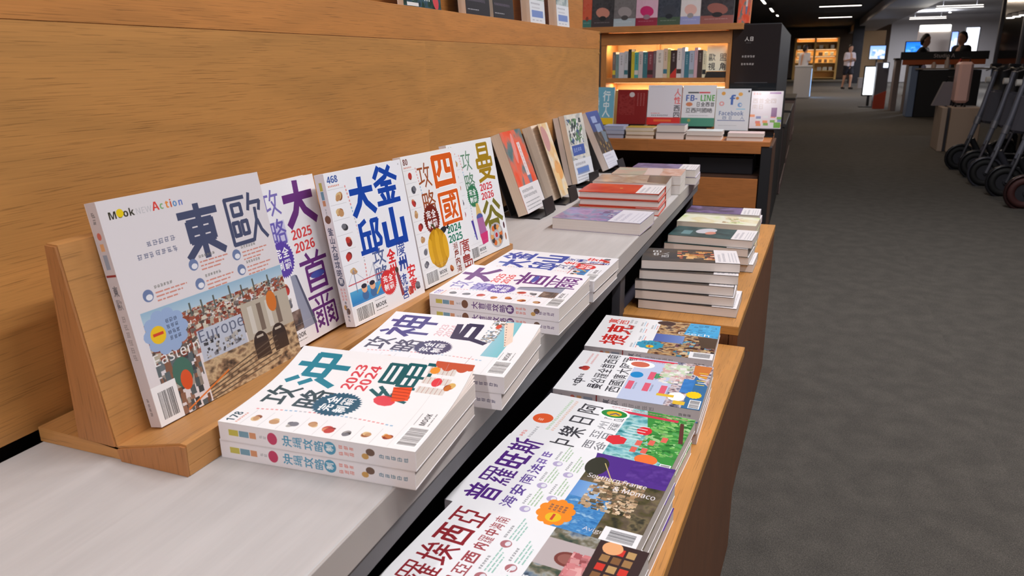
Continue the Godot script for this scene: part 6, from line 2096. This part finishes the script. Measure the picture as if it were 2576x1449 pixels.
	var p2 := thing("kiosk", "grey kiosk with a slanted orange-red foot", "kiosk", Vector3(2.42, 0, -20.4))
	box_part("body", Vector3(0, 0.62, 0), Vector3(0.26, 0.9, 0.5), mat(c8(120, 122, 136), 0.6), p2, 0.008)
	st = begin()
	prism(st, PackedVector2Array([Vector2(-0.13, 0.0), Vector2(0.13, 0.0), Vector2(0.13, 0.42), Vector2(-0.13, 0.3)]), 0.2, 0.27)
	mesh_in("foot_panel", st, mat(c8(206, 82, 56), 0.6), p2)
	box_part("base", Vector3(0, 0.085, 0), Vector3(0.24, 0.17, 0.46), W_black(), p2)
	box_part("screen", Vector3(0.05, 1.0, 0.255), Vector3(0.1, 0.1, 0.01), glow(Color(0.9, 0.95, 1.0), 3.0), p2, 0.002)
	# luggage corner before the scooters
	var k := thing("display_plinth", "beige plinth split by a dark gap, at the foot of the scooters", "plinth", Vector3(2.62, 0, -11.2))
	box_part("side_slab", Vector3(-0.18, 0.275, 0.0), Vector3(0.06, 0.55, 0.6), mat(c8(170, 152, 138), 0.7), k, 0.006)
	box_part("front_slab", Vector3(0.06, 0.275, 0.06), Vector3(0.34, 0.55, 0.5), mat(c8(168, 148, 132), 0.7), k, 0.006)
	box_part("gap_strip", Vector3(-0.13, 0.27, -0.02), Vector3(0.04, 0.54, 0.5), mat(c8(60, 60, 66), 0.6), k, 0.002)
	var s2 := thing("suitcase", "pale pink suitcase standing on the beige plinth", "suitcase", Vector3(2.62, 0.5505, -11.15))
	box_part("shell", Vector3(0, 0.3, 0), Vector3(0.16, 0.5, 0.3), mat(c8(222, 182, 176), 0.4), s2, 0.03)
	for x in [-0.05, 0.05]:
		st = begin()
		disc(st, Vector3(x, 0.025, 0.1), Vector3(1, 0, 0), 0.025, 0.02, 14)
		mesh_in("wheel", st, W_black(), s2)
		st = begin()
		disc(st, Vector3(x, 0.025, -0.1), Vector3(1, 0, 0), 0.025, 0.02, 14)
		mesh_in("wheel", st, W_black(), s2)
	st = begin()
	tube(st, [Vector3(-0.05, 0.54, 0), Vector3(-0.05, 0.6, 0), Vector3(0.05, 0.6, 0), Vector3(0.05, 0.54, 0)], 0.008, 8)
	mesh_in("handle", st, W_black(), s2)
	var s3 := thing("grey_bag", "slanted grey bag behind the pink suitcase", "bag", Vector3(2.44, 0.5505, -11.36))
	st = begin()
	prism(st, PackedVector2Array([Vector2(-0.1, 0), Vector2(0.1, 0), Vector2(0.13, 0.3), Vector2(0.0, 0.3)]), -0.06, 0.06)
	mesh_in("body", st, mat(c8(116, 112, 122), 0.6), s3)
	st = begin()
	tube(st, [Vector3(0.03, 0.29, 0), Vector3(0.05, 0.36, 0), Vector3(0.1, 0.36, 0), Vector3(0.1, 0.29, 0)], 0.01, 8)
	mesh_in("strap", st, W_black(), s3)
	# dark glazed shop front behind the scooters
	var d := thing("dark_shop_wall", "dark glazed shop cabinet wall behind the scooters", "wall panel", Vector3(4.2, 0, -7.6))
	for z in range(8):
		box_part("pane", Vector3(0, 1.34, -9.0 + z * 1.8), Vector3(0.06, 2.66, 1.7), mat(c8(16, 17, 22), 0.12), d, 0.01, 1)
		box_part("mullion", Vector3(-0.01, 1.34, -9.9 + z * 1.8), Vector3(0.1, 2.68, 0.08), mat(c8(96, 96, 104), 0.35, 0.4), d, 0.004, 1)
	# bright shop ceiling lights and track lamps at the right
	var n := 0
	for e in [[5.4, -30.0], [5.9, -36.0], [4.8, -40.0], [5.2, -45.0], [6.6, -41.0]]:
		spot_lamp(Vector3(e[0], 3.15, e[1]), "round downlight in the bright shop ceiling beyond the bulkhead", "downlights in the bright shop ceiling")
		n += 1
	for z in [-24.0, -32.0, -40.0, -47.0]:
		tube_lamp(Vector3(5.6, 2.86, z), 1.5, true, 22.0, "broad lamp in the bright shop ceiling, right of the bulkhead", "lamps in the bright shop ceiling", Color(0.96, 0.97, 1.0), 24.0)
	for q in 9:
		var t := q / 8.0
		spot_lamp(Vector3(3.98, 1.81, lerpf(-12.35, -15.9, t)), "small lamp in the slanting row over the right-hand shops", "row of small lamps over the right-hand shops")
	var track := thing("lamp_track", "dark track on the glazed wall that carries the row of small lamps", "track", Vector3(3.98, 1.875, -14.1))
	st = begin()
	tube(st, [Vector3(0, 0.0, 2.0), Vector3(0, 0.0, -2.0)], 0.014, 8)
	mesh_in("rail", st, W_black(), track)
	for z in [-1.7, 0.0, 1.7]:
		st = begin()
		tube(st, [Vector3(0, 0.0, z), Vector3(0.185, 0.0, z)], 0.01, 6)
		mesh_in("bracket", st, W_black(), track)
	var rs := thing("red_sign", "red and white lit sign at the top right corner", "sign", Vector3(3.97, 1.95, -11.9))
	box_part("red_part", Vector3(-0.1, 0, 0), Vector3(0.2, 0.2, 0.05), glow(Color(0.85, 0.05, 0.08), 0.7), rs, 0.006)
	box_part("white_part", Vector3(0.1, 0, 0), Vector3(0.18, 0.2, 0.05), glow(Color(0.9, 0.93, 1.0), 2.0), rs, 0.006)
	st = begin()
	tube(st, [Vector3(0, 0.1, 0), Vector3(0, 0.76, 0)], 0.01, 6)
	mesh_in("hanger", st, W_black(), rs)

# ------------------------------------------------------------------ electric kick scooters, parked with their front wheels towards the aisle (-x)
func scooter(label: String, at: Vector3, turn: float, accent: Color, frame_c: Color, g: String) -> Node3D:
	var o := thing("kick_scooter", label, "scooter", at, g)
	o.rotation.y = turn
	var dark := mat(frame_c, 0.35, 0.3)
	var rub := mat(c8(14, 14, 16), 0.7)
	var met := mat(c8(150, 150, 158), 0.3, 0.7)
	var st := begin()
	var R := 0.125
	for w in [["front_wheel", 0.0], ["rear_wheel", 0.92]]:
		st = begin()
		ring(st, Vector3(w[1], R, 0), Vector3(0, 0, 1), R - 0.03, 0.03)
		var t := mesh_in(w[0], st, rub if accent.s < 0.5 else mat(c8(60, 24, 22), 0.7), o)
		st = begin()
		disc(st, Vector3(w[1], R, 0), Vector3(0, 0, 1), R - 0.05, 0.03)
		disc(st, Vector3(w[1], R, 0), Vector3(0, 0, 1), 0.02, 0.07, 12)
		mesh_in("rim", st, mat(c8(60, 60, 66), 0.4, 0.5), t)
	st = begin()
	for s in [-1.0, 1.0]:
		tube(st, [Vector3(0, R, s * 0.045), Vector3(0.05, R + 0.17, s * 0.04), Vector3(0.07, R + 0.24, s * 0.02)], 0.014, 8)
	mesh_in("fork", st, mat(accent, 0.4), o)
	st = begin()
	ring(st, Vector3(0.0, R, 0), Vector3(0, 0, 1), R + 0.012, 0.012, 20, 6, 2.4)
	mesh_in("mudguard", st, dark, o)
	st = begin()
	tube(st, [Vector3(0.06, R + 0.2, 0), Vector3(0.13, R + 0.5, 0), Vector3(0.20, 1.02, 0)], 0.024, 10)
	mesh_in("stem", st, mat(c8(120, 122, 134), 0.35, 0.4), o)
	st = begin()
	tube(st, [Vector3(0.10, R + 0.36, 0), Vector3(0.115, R + 0.43, 0)], 0.034, 12)
	mesh_in("clamp", st, met, o)
	st = begin()
	tube(st, [Vector3(0.21, 1.05, -0.24), Vector3(0.20, 1.05, -0.08), Vector3(0.20, 1.04, 0.08), Vector3(0.21, 1.05, 0.24)], 0.014, 8)
	mesh_in("handlebar", st, dark, o)
	for s in [-1.0, 1.0]:
		st = begin()
		tube(st, [Vector3(0.21, 1.05, s * 0.16), Vector3(0.215, 1.05, s * 0.27)], 0.02, 10)
		mesh_in("grip", st, rub, o)
		st = begin()
		tube(st, [Vector3(0.19, 1.04, s * 0.12), Vector3(0.15, 1.02, s * 0.17), Vector3(0.16, 1.02, s * 0.23)], 0.006, 6)
		mesh_in("brake_lever", st, met, o)
	st = begin()
	bx(st, Vector3(0.19, 1.075, 0), Vector3(0.09, 0.03, 0.08), 0.008)
	mesh_in("display", st, mat(c8(30, 30, 34), 0.15), o)
	st = begin()
	disc(st, Vector3(0.14, 0.93, 0), Vector3(1, 0, 0), 0.03, 0.04, 14)
	mesh_in("headlight", st, mat(c8(210, 206, 200), 0.2), o)
	st = begin()
	bx(st, Vector3(0.47, 0.15, 0), Vector3(0.62, 0.06, 0.16), 0.02)
	mesh_in("deck", st, dark, o)
	st = begin()
	tube(st, [Vector3(0.08, R + 0.2, 0), Vector3(0.16, 0.19, 0), Vector3(0.22, 0.16, 0)], 0.03, 10)
	mesh_in("neck", st, dark, o)
	st = begin()
	bx(st, Vector3(0.85, 0.16, 0.0), Vector3(0.16, 0.03, 0.1), 0.01)
	mesh_in("rear_bracket", st, dark, o)
	st = begin()
	tube(st, [Vector3(0.66, 0.18, 0), Vector3(0.70, 0.70, 0)], 0.018, 8)
	mesh_in("seat_post", st, met, o)
	st = begin()
	bx(st, Vector3(0.71, 0.73, 0), Vector3(0.24, 0.07, 0.17), 0.025)
	mesh_in("seat", st, rub, o)
	st = begin()
	var bag := Transform3D(Basis(Vector3(0, 0, 1), -0.13), Vector3(0.21, 0.66, 0))
	bx(st, Vector3.ZERO, Vector3(0.12, 0.34, 0.2), 0.025, 2, bag)
	mesh_in("front_bag", st, mat(c8(74, 72, 80), 0.6), o)
	st = begin()
	bx(st, Vector3(0.62, 0.3, 0), Vector3(0.22, 0.22, 0.13), 0.02)
	mesh_in("battery_box", st, dark, o)
	return o

func make_scooters() -> void:
	var g := "kick scooters parked at the right of the aisle"
	var blk := c8(34, 34, 38)
	scooter("black kick scooter, farthest of the parked row, beside the beige plinth", Vector3(2.38, 0, -9.15), 0.03, c8(60, 60, 66), blk, g)
	scooter("dark kick scooter second from the far end of the parked row", Vector3(2.42, 0, -8.57), 0.02, c8(70, 66, 74), blk, g)
	scooter("grey-stemmed kick scooter in the middle of the parked row", Vector3(2.40, 0, -7.99), -0.02, c8(90, 90, 98), c8(56, 56, 64), g)
	scooter("black kick scooter just behind the red-wheeled one", Vector3(2.44, 0, -7.41), 0.02, c8(60, 60, 66), blk, g)
	scooter("kick scooter with a dark red tyre and orange fork, nearest of the parked row", Vector3(2.46, 0, -6.83), 0.0, c8(206, 70, 30), c8(50, 30, 30), g)
	scooter("black kick scooter behind the parked row, turned aside", Vector3(2.92, 0, -9.9), 0.1, c8(80, 80, 90), blk, g)

# ------------------------------------------------------------------ people
func person(label: String, at: Vector3, turn: float, shirt: Color, lower: Color, walking: bool, lean: float) -> void:
	var o := thing("person", label, "person", at)
	o.rotation.y = turn
	var hip := 0.86
	var sh := 1.36
	var f := Vector3(0, 0, lean)
	var skin := [
		[Vector3(0, 1.50, 0.01) + f, Vector3(0, 1.60, 0.015) + f, 0.072, 0.08],     # head
		[Vector3(0, 1.47, 0.045) + f, Vector3(0, 1.50, 0.055) + f, 0.04, 0.045],    # chin
		[Vector3(0, 1.525, 0.095) + f, Vector3(0, 1.545, 0.085) + f, 0.012, 0.008], # nose
		[Vector3(-0.078, 1.53, 0.01) + f, Vector3(-0.08, 1.555, 0.01) + f, 0.014, 0.014],
		[Vector3(0.078, 1.53, 0.01) + f, Vector3(0.08, 1.555, 0.01) + f, 0.014, 0.014],
		[Vector3(0, sh, 0) + f * 0.9, Vector3(0, 1.48, 0.01) + f, 0.05, 0.045],     # neck
		[Vector3(0, hip, 0), Vector3(0, sh - 0.08, 0) + f * 0.8, 0.12, 0.12],
	]
	var foot := 0.16 if walking else 0.05
	for s in [-1.0, 1.0]:
		var fw: float = foot * s
		skin.append([Vector3(s * 0.085, hip - 0.04, 0), Vector3(s * 0.08, 0.47, fw * 0.6 + 0.02), 0.085, 0.055])
		skin.append([Vector3(s * 0.08, 0.47, fw * 0.6 + 0.02), Vector3(s * 0.075, 0.09, fw * 0.9 - 0.03), 0.054, 0.034])
		skin.append([Vector3(s * 0.075, 0.05, fw * 0.9 - 0.03), Vector3(s * 0.085, 0.035, fw * 0.9 + 0.12), 0.036, 0.03])
		# arms: bent, with hands in front of the chest as when looking at a phone
		var sp := Vector3(s * 0.165, sh - 0.02, 0) + f * 0.9
		var el := Vector3(s * 0.21, 1.10, 0.02) + f * 0.6
		var wr := Vector3(s * 0.08, 1.14, 0.24) + f * 0.6
		skin.append([sp, el, 0.045, 0.036])
		skin.append([el, wr, 0.036, 0.026])
		skin.append([wr, wr + Vector3(-s * 0.03, 0.03, 0.05), 0.03, 0.028])
		for q in 4:
			var b := wr + Vector3(-s * (0.02 + 0.012 * q), 0.055 - 0.018 * q, 0.06)
			skin.append([b, b + Vector3(-s * 0.035, 0.0, 0.028), 0.0095, 0.0085])
		skin.append([wr + Vector3(-s * 0.01, 0.04, 0.03), wr + Vector3(-s * 0.035, 0.075, 0.05), 0.0105, 0.009])
	var st := begin()
	body(st, skin, 0.017, 0.02)
	mesh_in("body", st, mat(c8(206, 158, 134), 0.6), o)
	# shirt, trousers, hair and shoes
	var c := []
	c.append([Vector3(-0.07, hip + 0.04, 0), Vector3(-0.09, sh - 0.08, 0) + f * 0.8, 0.125, 0.115])
	c.append([Vector3(0.07, hip + 0.04, 0), Vector3(0.09, sh - 0.08, 0) + f * 0.8, 0.125, 0.115])
	c.append([Vector3(-0.14, sh - 0.01, 0) + f * 0.9, Vector3(0.14, sh - 0.01, 0) + f * 0.9, 0.065, 0.065])
	for s in [-1.0, 1.0]:
		c.append([Vector3(s * 0.165, sh - 0.02, 0) + f * 0.9, Vector3(s * 0.20, 1.15, 0.015) + f * 0.65, 0.066, 0.062])
	st = begin()
	body(st, c, 0.02, 0.03)
	mesh_in("shirt", st, mat(shirt, 0.8), o)
	c = [[Vector3(-0.08, hip + 0.02, 0), Vector3(0.08, hip + 0.02, 0), 0.122, 0.122]]
	for s in [-1.0, 1.0]:
		var fw: float = foot * s
		c.append([Vector3(s * 0.085, hip - 0.02, 0), Vector3(s * 0.085, 0.62, fw * 0.4 + 0.01), 0.108, 0.098])
	st = begin()
	body(st, c, 0.02, 0.03)
	mesh_in("shorts", st, mat(lower, 0.8), o)
	c = [[Vector3(0, 1.56, -0.02) + f, Vector3(0, 1.62, 0.0) + f, 0.085, 0.084], [Vector3(0, 1.50, -0.045) + f, Vector3(0, 1.56, -0.035) + f, 0.06, 0.075]]
	st = begin()
	body(st, c, 0.017, 0.02)
	mesh_in("hair", st, mat(c8(34, 28, 28), 0.6), o)
	for s in [-1.0, 1.0]:
		var fw: float = foot * s
		st = begin()
		body(st, [[Vector3(s * 0.075, 0.045, fw * 0.9 - 0.05), Vector3(s * 0.088, 0.04, fw * 0.9 + 0.13), 0.045, 0.04]], 0.015, 0.01)
		mesh_in("shoe", st, mat(c8(40, 38, 42), 0.6), o)

func make_people() -> void:
	person("person in a white T-shirt and dark shorts walking down the corridor", Vector3(2.25, 0.0, -33.6), 0.5, c8(222, 212, 222), c8(28, 28, 40), true, 0.02)
	person("person in dark clothes bending over behind the service counter, left of the two staff", Vector3(3.05, -0.02, -19.6), 1.2, c8(30, 30, 38), c8(28, 28, 34), false, 0.12)
	person("person in dark clothes standing behind the right end of the service counter", Vector3(3.86, 0.0, -19.2), -0.9, c8(26, 28, 36), c8(28, 28, 34), false, 0.05)
	person("person in pale clothes standing by the white counter at the left of the corridor", Vector3(0.55, 0.0, -31.4), 2.4, c8(206, 206, 216), c8(120, 120, 130), false, 0.05)
